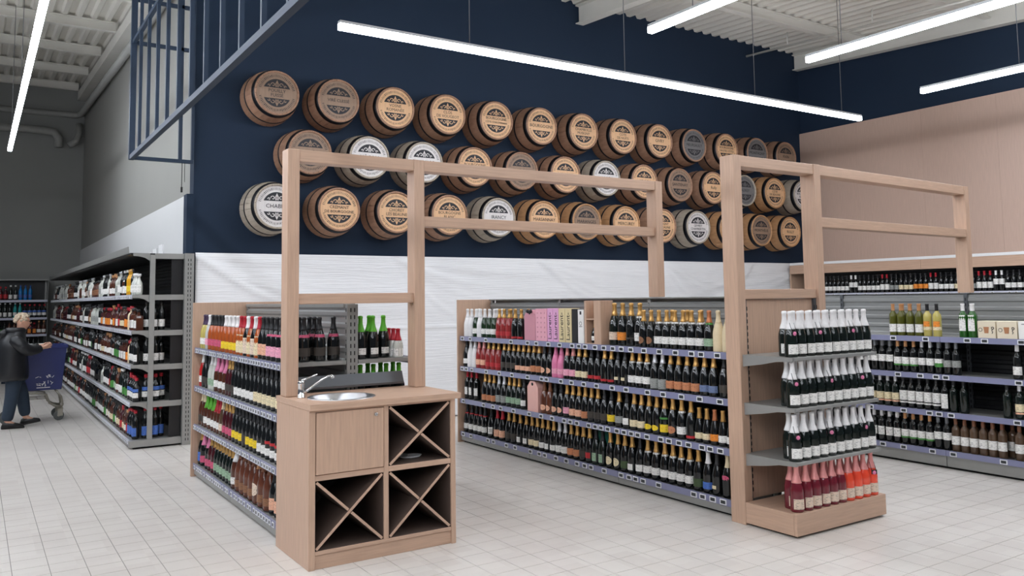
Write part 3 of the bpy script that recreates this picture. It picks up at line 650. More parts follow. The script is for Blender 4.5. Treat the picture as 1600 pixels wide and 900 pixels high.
def body_mesh(sh, gl):
    k = ('b', sh, gl)
    if k not in MC:
        n = 4 if sh == 'square' else 14
        MC[k] = MB().lathe(PROF[sh], n, 0, ph=PI/4 if n == 4 else 0, smooth=n > 4, sy=.66 if sh == 'flask' else 1).data('glass', 'gl_'+gl if 'gl_'+gl in MATS else gl)
    return MC[k]
def cap_mesh(sh, cp, zc=None):
    k = ('c', sh, cp, zc)
    if k not in MC:
        z0 = zc or CAPZ[sh]; pr = PROF[sh]; o = .0009
        pts = [(interp(pr, z0), z0), (interp(pr, z0)+o, z0)]+[(r+o if r else 0, z+(o if z == pr[-1][1] else 0)) for r, z in pr if z > z0+.001]
        MC[k] = MB().lathe(pts, 4 if sh == 'square' and 0 else 14, 0).data('foil', 'cap_'+cp)
    return MC[k]
def label_mesh(sh, lb, z0, z1, ha, name='label'):
    k = ('l', sh, lb, z0, z1, ha)
    if k not in MC:
        pr = PROF[sh]; o = .0008
        if sh == 'square':
            MC[k] = MB().box(-.030, .030, -.0395, -.0383, z0, z1).data(name, 'pp_'+lb)
        else:
            zs = [z0+(z1-z0)*i/2 for i in range(3)]; pts = [(interp(pr, z)+o, z) for z in zs]
            if isinstance(ha, str):         # an oval label
                vs = []; fs = []; m_ = 14; h0 = 1.0
                zc, hz = (z0+z1)/2, (z1-z0)/2; r = interp(pr, zc)+o
                vs.append((0, -r, zc))
                for i in range(m_):
                    q = 2*PI*i/m_; a = -PI/2+.85*math.cos(q); vs.append((r*math.cos(a), r*math.sin(a), zc+hz*math.sin(q)))
                vs[0] = (0, -r*1.002, zc)
                ring2 = []
                for i in range(m_):
                    q = 2*PI*i/m_; a = -PI/2+.43*math.cos(q); vs.append((r*math.cos(a), r*math.sin(a), zc+.5*hz*math.sin(q)))
                for i in range(m_):
                    j = (i+1) % m_; fs += [(0, 1+m_+i, 1+m_+j), (1+m_+i, 1+i, 1+j, 1+m_+j)]
                MC[k] = MB().add(vs, fs, 0, True).data(name, 'pp_'+lb)
            else:
                MC[k] = MB().lathe(pts, 10, 0, a0=-PI/2-ha, a1=-PI/2+ha, sy=.66 if sh == 'flask' else 1).data(name, 'pp_'+lb)
    return MC[k]
PR = {}
def P(code, sh, gl, cp, lb, desc, lz=(.038, .095), ha=1.35, neck=None, band=None, capz=None, scale=1., tag=None):
    PR[code] = dict(sh=sh, gl=gl, cp=cp, lb=lb, desc=desc, lz=lz, ha=ha, neck=neck, band=band, capz=capz, scale=scale, tag=tag)
def place(code, name, cat, x, y, z, rz, where, sx=1.):
    p = PR[code]; lab = '%s %s' % (p['desc'], where); g_ = ('%s %s' % (code.replace('_', ' '), where))
    o = inst(name, body_mesh(p['sh'], p['gl']), None, (x, y, z+.0006), rz, label=lab, category=cat, group=g_)
    if p['scale'] != 1 or sx != 1: o.scale = (p['scale'], p['scale'], p['scale']*sx)
    if p['cp']: inst('foil' if p['sh'] in ('champ', 'big', 'half') else 'cap', cap_mesh(p['sh'], p['cp'], p['capz']), o)
    if p['lb']: inst('label', label_mesh(p['sh'], p['lb'], p['lz'][0], p['lz'][1], p['ha']), o)
    if p['neck']: inst('neck_label', label_mesh(p['sh'], p['neck'], .198, .212, 3.1), o)
    if p['band']: inst('label_band', label_mesh(p['sh'], p['band'][0], p['band'][1], p['band'][2], 1.36), o)
    if p['tag']:
        inst('neck_tag', TAG_ME, o)
    return o
TAG_ME = MB().box(-.022, .022, -.0405, -.0385, .146, .176).lathe([(0, -.0425), (.013, -.0425), (.014, -.0405)], 14, 1, c=(0, 0, .156), axis='y').tube([(-.018, -.036, .172), (-.017, -.012, .226), (.017, -.012, .226), (.018, -.036, .172)], .002, 5).data('neck_tag', ['bx_black', 'cap_pink'])
K = 'black'
# champagne aisle
P('white_sleeve', 'champ', 'cap_white', 'white', None, 'all white sleeved champagne bottle'); P('green_white', 'champ', 'green', 'white', 'white', 'green sparkling wine bottle with white foil')
P('rose_gold', 'champ', 'rose', 'gold', 'red', 'red rose champagne bottle with gold foil', (.03, .075)); P('dark_gold_red', 'champ', K, 'gold', 'red', 'black champagne bottle with gold foil and low red label', (.008, .03))
P('magnum_sash', 'champ', 'dkgreen', 'gold', 'skin', 'magnum champagne bottle with cream label', scale=1.19); P('magnum_orange', 'champ', K, 'gold', 'orange', 'magnum champagne bottle with orange label', scale=1.19)
P('magnum_plain', 'champ', K, 'gold', 'dark', 'magnum champagne bottle with dark label', (.05, .06), scale=1.19); P('magnum_white', 'champ', K, 'gold', 'white', 'magnum champagne bottle with square white label', scale=1.19, neck='white')
P('oval_brown', 'champ', K, 'gold', 'brown', 'black champagne bottle with brown oval label', (.03, .09), 'o'); P('classic_white', 'champ', K, 'gold', 'white', 'black champagne bottle with gold foil and white label', neck='white')
P('classic_green', 'champ', K, 'copper', 'mint', 'black champagne bottle with copper foil and green edged label', neck='green'); P('beige_sleeve', 'champ', 'cap_cream', 'cream', None, 'beige sleeved champagne bottle')
P('dark_plain', 'champ', K, 'black', 'dark', 'plain black bottle with black foil'); P('dark_white', 'champ', K, 'black', 'white', 'black bottle with black foil and white label', (.035, .09), 1.0)
P('rose_white', 'champ', 'rose', 'rosegold', 'peach', 'rose sparkling bottle with pale pink label'); P('dark_gold', 'champ', K, 'gold', 'dark', 'black champagne bottle with gold foil and dark label')
P('gold_beige', 'champ', K, 'gold', 'peach', 'black champagne bottle with gold foil and beige label', (.03, .075)); P('gold_copper', 'champ', K, 'gold', 'copper', 'black champagne bottle with copper label', (.03, .09))
P('heart_pink', 'champ', K, 'black', 'peach', 'black bottle with pink oval label', (.03, .085), 'o'); P('heart_brown', 'champ', 'choc', 'brown', 'peach', 'brown sleeved bottle with pink oval label', (.03, .085), 'o')
P('pink_sleeve', 'champ', 'cap_pink', 'pink', 'pink', 'pink sleeved champagne bottle', (.035, .085)); P('pink_label', 'champ', K, 'rosegold', 'pink', 'black champagne bottle with pink foil and pink label', (.03, .09))
P('gold_cream', 'champ', K, 'gold', 'cream', 'black champagne bottle with gold foil and cream label', (.03, .085)); P('dark_red', 'champ', K, 'black', 'red', 'black bottle with dark red label', (.03, .06), 1.1)
P('red_sash', 'champ', K, 'gold', 'red', 'black champagne bottle with red sash', (.02, .04), 1.2); P('dark_smallgold', 'champ', K, 'black', 'cream', 'black bottle with small gold label', (.045, .07), .5)
P('silver_stripe', 'champ', K, 'silver', 'grey', 'black champagne bottle with silver foil and striped grey label', (.01, .09)); P('gold_orange', 'champ', K, 'gold', 'copper', 'black champagne bottle with gold foil and orange brown label', (.025, .085))
P('gold_blue', 'champ', K, 'gold', 'slate', 'black champagne bottle with blue label', (.03, .08)); P('slim_white', 'bordeaux', K, 'red', 'white', 'slim dark bottle with red cap and white label', (.05, .13), .9)
P('silver_grey', 'champ', K, 'silver', 'grey', 'black champagne bottle with silver foil and grey label', (.03, .10)); P('gold_green', 'champ', 'dkgreen', 'gold', 'mint', 'dark green champagne bottle with green label', (.04, .10))
P('gold_pink', 'champ', K, 'gold', 'pink', 'black champagne bottle with gold foil and pink label'); P('gold_peach', 'champ', K, 'gold', 'peach', 'black champagne bottle with wide peach label', (.03, .09), 1.5)
P('yellow_label', 'champ', K, 'black', 'yellow', 'black bottle with bright yellow label'); P('gold_grey', 'champ', K, 'gold', 'grey', 'black champagne bottle with gold foil and grey label')
P('yellow_oval', 'champ', K, 'gold', 'yellow', 'black champagne bottle with yellow oval label', (.03, .075), 'o'); P('yellow_green', 'champ', 'dkgreen', 'gold', 'yellow', 'green champagne bottle with yellow label', (.03, .09), band=('green', .13, .145))
P('gold_ring', 'champ', K, 'gold', 'copper', 'black champagne bottle with round copper emblem', (.03, .09), 'o'); P('small_cream', 'half', K, 'gold', 'cream', 'half size champagne bottle with cream label', (.03, .075))
P('small_orange', 'half', K, 'copper', 'orange', 'half size champagne bottle with orange label', (.03, .08)); P('small_white', 'half', K, 'gold', 'white', 'half size champagne bottle with white label', (.03, .08))
P('red_neck_white', 'champ', K, 'black', 'white', 'black bottle with red neck ring and white label', neck='red'); P('emblem_white', 'champ', K, 'black', 'white', 'black bottle with square emblem label', (.04, .11), 1.1, band=('dark', .06, .09))
P('red_emblem', 'champ', K, 'red', 'peach', 'black bottle with red foil and pale label', (.03, .10)); P('gold_darklabel', 'champ', K, 'gold', 'dark', 'champagne bottle with gold foil and bronze label')
P('gold_smallwhite', 'champ', K, 'gold', 'white', 'black champagne bottle with small white label', (.03, .08), .6); P('gold_white', 'champ', K, 'gold', 'white', 'black champagne bottle with gold foil and square white label', (.03, .08), .9)
P('silver_white', 'champ', K, 'silver', 'white', 'black champagne bottle with silver foil and white label', (.03, .09)); P('red_square', 'champ', K, 'gold', 'red', 'black champagne bottle with square red label', (.04, .09), .8)
P('green_diag', 'champ', 'dkgreen', 'black', 'mint', 'dark bottle with pale green leaf label', (.03, .10), .6); P('oval_cream', 'champ', K, 'gold', 'cream', 'black champagne bottle with cream oval label', (.03, .10), 'o')
P('gold_greenlabel', 'champ', K, 'gold', 'olive', 'black champagne bottle with green label', (.03, .09)); P('white_blue', 'champ', K, 'white', 'blue', 'black bottle with white foil and blue label', (.03, .08)); P('pink_triangle', 'champ', K, 'cream', 'hotpink', 'black bottle with pink triangular label', (.12, .16), 'o')
# end display
P('cava', 'champ', 'dkgreen', 'white', 'white', 'dark green sparkling bottle with white foil', (.02, .085), 1.1, capz=.185); P('cava_tag', 'champ', 'dkgreen', 'white', 'white', 'white foiled sparkling bottle with black neck tag', (.02, .085), 1.1, capz=.185, tag=1)
P('rosado', 'champ', 'rosedk', 'rosegold', 'skin', 'dark rose sparkling bottle with pink foil', (.02, .085), 1.1, capz=.185); P('rosado_tag', 'champ', 'coral', 'rosegold', 'skin', 'coral bottle with pink foil and neck tag', (.02, .085), 1.1, capz=.185, tag=1)
P('rosado_light', 'champ', 'coral', 'rosegold', 'skin', 'bright coral rose bottle with pink foil', (.02, .085), 1.1, capz=.185)
# white wine
P('olive_cork', 'bordeaux', 'olive', 'cork', 'white', 'yellow green wine bottle with orange brown cap', (.035, .11)); P('pale_orange', 'bordeaux', 'pale', 'black', 'orange', 'pale yellow wine bottle with orange square label', (.09, .14), .8, band=('cream', .06, .089))
P('green_whitecap', 'bordeaux', 'bright', 'white', 'white', 'bright green wine bottle with white cap', (.06, .20), .8); P('white_greycap', 'bordeaux', K, 'grey', 'white', 'dark wine bottle with grey cap and white label', (.09, .155), 1.2)
P('green_stripe', 'bordeaux', K, 'cork', 'white', 'dark wine bottle with white label striped green below', (.075, .14), band=('green', .06, .075)); P('white_dark', 'bordeaux', K, 'silver', 'white', 'dark wine bottle with silver cap and white label', (.075, .14), 1.2)
P('green_block', 'bordeaux', K, 'grey', 'white', 'dark wine bottle with label half green', (.10, .14), band=('green', .065, .10)); P('grey_label', 'bordeaux', K, 'grey', 'grey', 'dark wine bottle with grey green label', (.07, .13)); P('white_label', 'bordeaux', K, 'white', 'white', 'dark wine bottle with white cap and wide white label', (.04, .11), 1.3)
P('cream_label', 'bordeaux', 'dkgreen', 'silver', 'cream', 'wine bottle with cream label', (.065, .13), band=('peach', .045, .06)); P('tall_white', 'bordeaux', K, 'black', 'white', 'dark wine bottle with tall white label', (.07, .16), band=('white', .045, .06)); P('long_white', 'bordeaux', K, 'black', 'white', 'dark wine bottle with long narrow white label', (.03, .16), .9)
P('clear_dark', 'bordeaux', 'dkgreen', 'black', None, 'unlabelled dark glass wine bottle'); P('square_emblem', 'bordeaux', K, 'white', 'white', 'dark wine bottle with white cap and emblem label', (.06, .14), 1.0, band=('dark', .105, .12)); P('rose_mark', 'bordeaux', 'tan', 'brown', 'white', 'brown wine bottle with white bird mark label', (.06, .135))
# red wine
P('red_a', 'bordeaux', K, 'black', 'white', 'dark red wine bottle with white label', (.05, .12)); P('red_b', 'bordeaux', K, 'red', 'white', 'dark red wine bottle with red cap', (.05, .14)); P('red_c', 'bordeaux', K, 'black', 'orange', 'dark red wine bottle with orange label', (.06, .13)); P('red_d', 'bordeaux', K, 'black', 'cream', 'dark red wine bottle with cream label', (.05, .12)); P('red_e', 'bordeaux', K, 'white', 'white', 'dark red wine bottle with white cap', (.10, .18)); P('red_f', 'bordeaux', K, 'black', 'grey', 'dark red wine bottle with grey label', (.05, .12))
# flavoured drinks
P('clear_purple', 'champ', 'pale', 'purple', 'white', 'clear bottle with purple foil'); P('clear_whitecap', 'champ', 'clear', 'white', 'pink', 'clear bottle with white foil'); P('amber_dark', 'champ', 'amber', 'black', 'hotpink', 'amber bottle with black foil'); P('amber_white', 'champ', 'amber', 'white', 'yellow', 'amber bottle with white foil', (.03, .09)); P('pattern_red', 'champ', 'amber', 'red', 'cream', 'bottle with red foil and patterned label', (.02, .16)); P('pattern_white', 'champ', K, 'white', 'skin', 'bottle with white foil and patterned label', (.02, .14)); P('dark_orange', 'champ', K, 'black', 'peach', 'black bottle with orange fruit label', (.03, .11)); P('pink_band', 'champ', K, 'black', 'pink', 'black bottle with pink label', (.03, .10), band=('hotpink', .17, .185))
P('red_white', 'champ', 'red', 'white', 'white', 'red bottle with white label'); P('white_green', 'champ', 'clear', 'white', 'mint', 'white bottle with pale green label'); P('pink_neck', 'champ', 'brown', 'pink', 'white', 'brown bottle with pink foil and white label', capz=.17); P('gold_brown', 'champ', 'wine', 'gold', 'dark', 'dark wine coloured bottle with gold foil'); P('black_white', 'champ', K, 'black', 'white', 'black bottle with white label', (.03, .09), 1.2); P('black_cream', 'champ', K, 'black', 'cream', 'black bottle with cream label', (.03, .10), .9)
P('brown_cream', 'champ', 'brown', 'cream', 'dark', 'brown bottle with cream foil'); P('green_neck', 'champ', 'brown', 'green', 'white', 'brown bottle with bright green foil', capz=.17); P('red_neck', 'champ', 'brown', 'red', 'white', 'brown bottle with red foil', capz=.17); P('brown_tan', 'champ', 'tan', 'cream', 'skin', 'tan bottle with cream foil'); P('gold_red', 'champ', 'wine', 'gold', 'hotpink', 'wine red bottle with gold foil and pink label'); P('red_dots', 'champ', K, 'black', 'white', 'black bottle with red dots and white label', (.03, .08), band=('red', .11, .13))
P('blue_label', 'champ', K, 'gold', 'blue', 'dark bottle with blue label', (.03, .11)); P('pink_red', 'champ', K, 'pink', 'hotpink', 'dark bottle with pink foil and red label', (.03, .09), capz=.18); P('white_brown', 'big', 'brown', 'white', 'white', 'large brown bottle with white neck', capz=.22); P('big_brown', 'big', 'choc', 'brown', 'brown', 'large chocolate brown bottle'); P('big_tan', 'big', 'choc', 'cork', 'skin', 'large brown bottle with tan oval label', (.06, .16), 'o')
P('green_foil', 'champ', K, 'green', 'white', 'black bottle with green foil and small label', (.03, .075), .7, capz=.19); P('red_small', 'half', 'clear', 'red', 'white', 'small red capped bottle with white label', (.01, .14), 3.0, capz=.15); P('black_pinkband', 'champ', K, 'black', 'dark', 'tall black bottle with pink shoulder band', band=('hotpink', .165, .185)); P('pink_can', 'champ', 'cap_pink', 'pink', 'white', 'pink tin')
# spirits
P('s_blue', 'tall', K, 'red', 'blue', 'dark bottle with blue label and red cap', (.03, .13)); P('s_redcap', 'spirit', K, 'red', 'white', 'dark bottle with red cap and white label', (.05, .11), band=('blue', .12, .16)); P('s_whisky', 'spirit', 'brown', 'black', 'cream', 'brown whisky bottle with cream label', (.04, .11)); P('s_square', 'square', 'brown', 'black', 'white', 'square dark spirit bottle with white label', (.03, .12)); P('s_amber', 'spirit', 'brown', 'cork', 'white', 'brown spirit bottle with cork cap', (.04, .11)); P('s_clear', 'tall', 'clear', 'silver', 'white', 'clear spirit bottle with white label', (.05, .15)); P('s_clearblk', 'spirit', 'clear', 'black', 'grey', 'clear spirit bottle with grey label', (.05, .13)); P('s_green', 'spirit', 'dkgreen', 'black', 'green', 'dark green spirit bottle with green label', (.03, .12)); P('s_yellow', 'tall', 'yellow', 'gold', 'yellow', 'bright yellow spirit bottle', (.05, .12)); P('s_cream', 'spirit', 'cap_cream', 'red', 'cream', 'cream coloured liqueur bottle', (.05, .12)); P('s_dark', 'tall', K, 'black', 'white', 'dark tall spirit bottle with white label', (.04, .12)); P('s_redlab', 'spirit', 'wine', 'red', 'red', 'dark spirit bottle with red label', (.04, .13)); P('s_flask', 'flask', 'brown', 'black', 'brown', 'rounded brown spirit flask', (.04, .12)); P('s_orange', 'square', 'wine', 'red', 'orange', 'square dark spirit bottle with orange label', (.03, .12)); P('s_black', 'square', K, 'black', 'black', 'square black spirit bottle', (.03, .1)); P('s_bluegl', 'tall', 'blue', 'blue', 'blue', 'bright blue spirit bottle', (.05, .12)); P('s_teal', 'tall', 'teal', 'silver', 'white', 'teal spirit bottle', (.05, .12)); P('s_whitecap', 'tall', 'dkgreen', 'white', 'white', 'dark bottle with white cap and white label', (.03, .12)); P('s_syrup', 'flask', 'clear', 'white', 'white', 'clear bottle with white cap and white label', (.03, .12)); P('s_small', 'half', K, 'red', 'dark', 'small dark bottle with red cap', (.03, .08))

FX = -PI/2                                 # labels towards -X
CHAMP = {
 1.165: "white_sleeve:8.03 7.94 7.75;green_white:7.84 7.66 7.56 7.46;rose_gold:7.36 7.27 7.17;dark_gold_red:7.06 6.95;magnum_sash:5.57;magnum_orange:5.46;magnum_plain:5.35;magnum_white:5.24;oval_brown:5.13 5.04;classic_white:4.95 4.86 4.77 4.68 4.59 4.50;classic_green:4.41;beige_sleeve:4.32 4.23",
 .832: "dark_white:8.05;white_sleeve:7.96 7.87;rose_white:7.78 7.68;rose_gold:7.58 7.48 7.38;dark_gold:7.27 7.18 7.09;gold_beige:7.00 6.91 6.82;gold_copper:6.73 6.64;heart_pink:6.55 6.46;pink_sleeve:6.37 6.28;pink_label:6.19 6.10;gold_cream:6.01 5.92;dark_red:5.83 5.74;red_sash:5.65 5.56;dark_smallgold:5.46 5.37;classic_white:5.28 5.19 5.10;silver_stripe:5.01 4.92;gold_orange:4.83 4.74 4.65 4.56;gold_blue:4.47 4.38;dark_plain:4.27",
 .478: "slim_white:8.04 7.95 7.84;gold_orange:7.66 7.57 7.48;silver_grey:7.38 7.28;gold_green:7.18 7.09 7.00;dark_white:6.91;heart_brown:6.56 6.47;heart_pink:6.38 6.29;gold_pink:6.20;gold_peach:6.11 6.02;gold_orange:5.93;dark_gold:5.84 5.75;dark_plain:5.66;yellow_label:5.56;gold_grey:5.46;dark_white:5.36;gold_cream:5.27 5.18;yellow_oval:5.09 5.00;yellow_green:4.91;gold_ring:4.82;classic_white:4.72;red_sash:4.62;small_cream:4.54 4.46;small_orange:4.38;small_white:4.30 4.22",
 .119: "red_neck_white:8.05 7.95 7.85 7.76 7.67;emblem_white:7.54;red_emblem:7.42 7.32;gold_darklabel:7.20 7.10;gold_smallwhite:6.99 6.88;gold_cream:6.78 6.69;gold_white:6.60 6.51 6.42;silver_white:6.33 6.24;gold_copper:6.15 6.06;dark_gold:5.97;red_square:5.88;green_diag:5.79 5.70;oval_cream:5.59 5.49;gold_greenlabel:5.40;gold_white:5.31;dark_white:5.21;classic_white:5.12 5.02 4.92 4.83 4.74 4.65;gold_greenlabel:4.56;white_blue:4.46;dark_smallgold:4.37;pink_triangle:4.27"}
SHN = {1.165: 'top', .832: 'second', .478: 'third', .119: 'bottom'}
def spaced(lst):
    out = []; prev = None
    for c, y in sorted(lst, key=lambda q: -q[1]):
        r = BODYR[PR[c]['sh']]*PR[c]['scale']
        if prev is not None: y = min(y, prev[0]-prev[1]-r-.0025)
        prev = (y, r); out.append((c, y))
    return out
for z, s in CHAMP.items():
    for c, y in spaced(parse(s)):
        place(c, 'champagne_bottle', 'champagne bottle', 4.64 if 'magnum' not in c else 4.70, y, z, FX+random.uniform(-.15, .25), 'on %s champagne shelf' % SHN[z])
for c, y in (('rose_gold', 7.33), ('rose_gold', 7.24), ('green_white', 7.6), ('green_white', 7.5), ('white_sleeve', 7.98), ('dark_gold_red', 7.0), ('classic_white', 4.92), ('classic_white', 4.75), ('beige_sleeve', 4.30), ('classic_white', 4.6), ('dark_plain', 4.205)):
    place(c, 'champagne_bottle', 'champagne bottle', 4.76, y, 1.165, FX, 'at back of top champagne shelf')
# gift boxes on the top champagne shelf
def carton(name, label, x0, x1, y0, y1, z, h, m, top=None, group=None):
    t = thing(name, label, 'gift box', (x0, (y0+y1)/2, z+.0006), group=group); hw = (y1-y0)/2; d = x1-x0
    if top == 'roof':
        MB().prism([(-hw, 0), (hw, 0), (hw, h*.8), (hw*.45, h), (-hw*.45, h), (-hw, h*.8)], 'x', 0, d).build('carton', m, t, .002)
        MB().lathe([(0, -.001), (.016, -.001), (.016, .001)], 16, 0, c=(0, 0, h*.9), axis='x').build('finger_hole', 'slot', t)
    else: bx('carton', (0, d, -hw, hw, 0, h), m, t, .002)
    return t, hw, d
Z1 = 1.165
t, hw, d = carton('gift_box', 'dusky pink gift box with black bow on the top champagne shelf', 4.60, 4.72, 6.65, 6.84, Z1, .30, 'bx_rose', 'roof')
MB().lathe([(0, -.02), (.018, -.01), (.02, 0), (.018, .01), (0, .02)], 10, c=(-.006, -.03, .285), axis='y').lathe([(0, -.02), (.018, -.01), (.02, 0), (.018, .01), (0, .02)], 10, c=(-.006, .02, .285), axis='y').build('bow', 'bx_black', t)
t, hw, d = carton('gift_box', 'pale pink gift box with dotted pattern on the top champagne shelf', 4.60, 4.72, 6.455, 6.645, Z1, .31, 'bx_pink'); b = MB()
for i in range(3):
    for j in range(6): b.lathe([(0, -.0008), (.008, -.0008), (.008, .0005)], 8, c=(0, -.06+.06*i, .04+.046*j), axis='x')
b.build('dots', 'bx_rose', t, kind='stuff')
LB = text_mesh('Laurent-', .075, 'ink', .0004)
for i, (y0, y1, m, nm) in enumerate(((6.358, 6.447, 'bx_lpink', 'mauve pink'), (6.266, 6.354, 'bx_lpink', 'mauve pink'), (6.166, 6.262, 'bx_beige', 'beige'), (6.066, 6.162, 'bx_beige', 'beige'))):
    t, hw, d = carton('gift_box', '%s gift box with upright dark script on the top champagne shelf' % nm, 4.60, 4.70, y0, y1, Z1, .315, m, group='%s script gift boxes' % nm)
    o = inst('lettering', LB, t, (-.0015, 0, .15)); o.rotation_mode = 'XYZ'
    o.rotation_euler = Matrix(((0, 0, -1), (0, 1, 0), (1, 0, 0))).to_euler()
carton('gift_box', 'plain black gift box on the top champagne shelf', 4.60, 4.70, 5.976, 6.06, Z1, .31, 'bx_black')
t, hw, d = carton('gift_box', 'slim white gift box on the top champagne shelf', 4.60, 4.70, 5.885, 5.969, Z1, .305, 'bx_white')
MB().box(-.001, .002, -.012, .012, .26, .29).box(-.001, .002, -.02, .02, .15, .155).lathe([(.014, -.001), (.018, -.001)], 12, c=(0, 0, .18), axis='x').build('print', 'ink', t)
t = thing('wooden_crate', 'open wooden display crate holding a bottle on the top champagne shelf', 'crate', (4.60, 5.75, Z1+.0006))
bx('side_board', (0, .14, .095, .122, 0, .385), 'oak_z', t, .002); bx('side_board', (0, .14, -.11, -.012, 0, .385), 'oak_z', t, .002); bx('back_board', (.125, .14, -.012, .095, 0, .385), 'oak_z', t); bx('ledge', (0, .12, -.012, .095, .215, .225), 'oak_y', t); bx('floor_board', (.0, .12, -.012, .095, 0, .01), 'oak_y', t)
place('small_white', 'champagne_bottle', 'champagne bottle', 4.66, 5.79, Z1+.0105, FX, 'inside the wooden crate', .75)
carton('gift_box', 'salmon pink carrier box with finger hole on the third champagne shelf', 4.59, 4.70, 6.61, 6.79, .478, .295, 'bx_salmon', 'roof')
carton('gift_box', 'teal gift box behind the bottles on the bottom champagne shelf', 4.70, 4.80, 5.70, 5.87, .119, .305, 'bx_teal')
carton('gift_box', 'brown kraft gift box behind the bottles on the second champagne shelf', 4.70, 4.80, 6.60, 6.78, .832, .275, 'bx_kraft')

# end display bottles
rows = {z: [4.592+.0908*k for k in range(10)] for z in (1.164, .831, .482, .156)}
EN = {1.164: 'end display top shelf', .831: 'end display middle shelf', .482: 'end display lowest shelf', .156: 'end display base tray'}
for z, s in rows.items():
    for k, x in enumerate(s):
        for r, y in enumerate((3.632, 3.715)):
            if r and k == 9: continue
            tagd = (k*7+r*3+int(z*10)) % 4 == 0 or (k == 0 and r == 0)
            if z > .2: c = 'cava_tag' if tagd else 'cava'
            else: c = ('rosado_tag' if tagd else 'rosado_light') if k > 5 else 'rosado'
            place(c, 'sparkling_wine_bottle', 'sparkling wine bottle', x+random.uniform(-.001, .001)+(.0454 if r else 0), y+random.uniform(-.0015, .0015), z, random.uniform(-.5, .1), 'in %s row of %s' % ('rear' if r else 'front', EN[z]))

WINE = {
 1.177: "olive_cork:4.67 4.59 4.50 4.41;pale_orange:4.33 4.24;green_whitecap:4.00 3.92",
 .837: "white_greycap:5.04 4.96 4.88 4.80 4.72;green_stripe:4.64 4.56 4.48;white_dark:4.40 4.32;green_block:4.24;grey_label:4.16 4.08;white_label:3.56",
 .504: "cream_label:5.00 4.92 4.84 4.76 4.68;tall_white:4.60 4.52 4.44 4.36 4.28;long_white:4.20;clear_dark:4.12 4.03 3.66;cream_label:3.56",
 .162: "square_emblem:5.00 4.92 4.84 4.76 4.68;green_stripe:4.60 4.52 4.44 4.36;white_greycap:4.28 4.20;rose_mark:4.12 4.04 3.96 3.88 3.80 3.72;rose_mark:3.58"}
WN = {1.177: 'top', .837: 'second', .504: 'third', .162: 'bottom'}
for z, s in WINE.items():
    for c, y in parse(s): place(c, 'wine_bottle', 'wine bottle', 7.425, y, z, FX+random.uniform(0, .4), 'on %s white wine shelf' % WN[z])
for c, y, z in [('olive_cork', 4.63, 1.177), ('olive_cork', 4.55, 1.177), ('olive_cork', 4.46, 1.177), ('green_whitecap', 3.96, 1.177)]+[('white_greycap', 4.92-.08*i, .837) for i in range(4)]+[('white_dark', 4.36-.08*i, .837) for i in range(3)]+[('rose_mark', 4.0-.08*i, .162) for i in range(5)]+[('square_emblem', 4.88-.08*i, .162) for i in range(4)]:
    place(c, 'wine_bottle', 'wine bottle', 7.515, y, z, FX, 'at back of %s white wine shelf' % WN[z])
for i, (y0, y1) in enumerate(((3.70, 3.853), (3.525, 3.692), (3.36, 3.517))):
    t = thing('wine_carton', 'cream cardboard wine carton with cork and corkscrew drawings on the top white wine shelf' if i < 2 else 'white carton beside the cream corkscrew cartons', 'carton', (7.375, (y0+y1)/2, 1.1776), group='cream corkscrew cartons' if i < 2 else None)
    hw = (y1-y0)/2-.002; bx('carton', (0, .16, -hw, hw, 0, .15), 'bx_card' if i < 2 else 'bx_white', t, .002)
    if i < 2:
        b = MB().lathe([(.013, -.0012), (.017, -.0012), (.017, .0003)], 16, 0, c=(0, .052, .075), axis='x'); b.build('ring_print', 'ink', t)
        MB().add([(-.001, .025, .10), (-.001, -.022, .10), (-.001, -.016, .045), (-.001, .018, .045)], [(0, 1, 2, 3)]).build('cork_print', 'bx_kraft', t)
        MB().tube([(-.001, -.052+.010*math.cos(q*.6), .09+.010*math.sin(q*.6)) for q in range(11)], .003, 5).tube([(-.001, -.050, .08), (-.001, -.045, .066), (-.001, -.053, .056), (-.001, -.045, .044)], .0028, 5).build('corkscrew_print', 'ink', t)
    else: MB().box(-.0012, .001, -.05, .05, .125, .13).box(-.0012, .001, -.05, .02, .03, .034).build('print', 'ink', t)
# red wine beyond
y = 9.1; seq = ['red_a']*6+['red_e']*2+['red_a']*5+['red_b']*2+['red_f']*2+['red_d']*3+['red_c']*3+['red_b']*2+['red_a']*3+['red_d']*2+['red_f']*2+['red_b']*3+['red_e']*2+['red_a']*4
i = 0
while y > 5.75:
    place(seq[i % len(seq)], 'red_wine_bottle', 'red wine bottle', 12.52, y, 1.59, FX+random.uniform(0, .4), 'on the shelf under the oak header'); y -= .082; i += 1

# flavoured drinks: rows run on without gaps
CIDER = {
 1.165: "clear_purple:7.93 7.84;clear_whitecap:7.74;amber_dark:7.64 7.27;amber_white:7.17 6.80;pattern_red:6.70 6.60;pattern_white:6.50;pattern_red:6.40;pattern_white:6.30;pattern_red:6.20;dark_orange:6.10 6.0;pink_band:5.90 5.56",
 .82: "red_white:7.95;dark_plain:7.85 7.72;white_green:7.62 7.5;pink_neck:7.40 7.12;gold_brown:7.02 6.95;dark_plain:6.85;black_white:6.76 6.30;black_cream:6.2 5.56",
 .472: "brown_cream:7.95 7.85;green_neck:7.76 7.5;red_neck:7.40 7.3;brown_tan:7.21;gold_red:7.10 6.9;yellow_label:6.80 6.6;dark_plain:6.50;yellow_label:6.40 6.2;black_white:6.10 6.0;red_dots:5.90 5.56",
 .12: "blue_label:7.95;pink_red:7.86 7.68;gold_red:7.59 7.47;gold_green:7.37 6.88;white_brown:6.76;big_brown:6.64 6.28;big_tan:6.16;big_brown:6.04 5.9;dark_orange:5.79 5.56"}
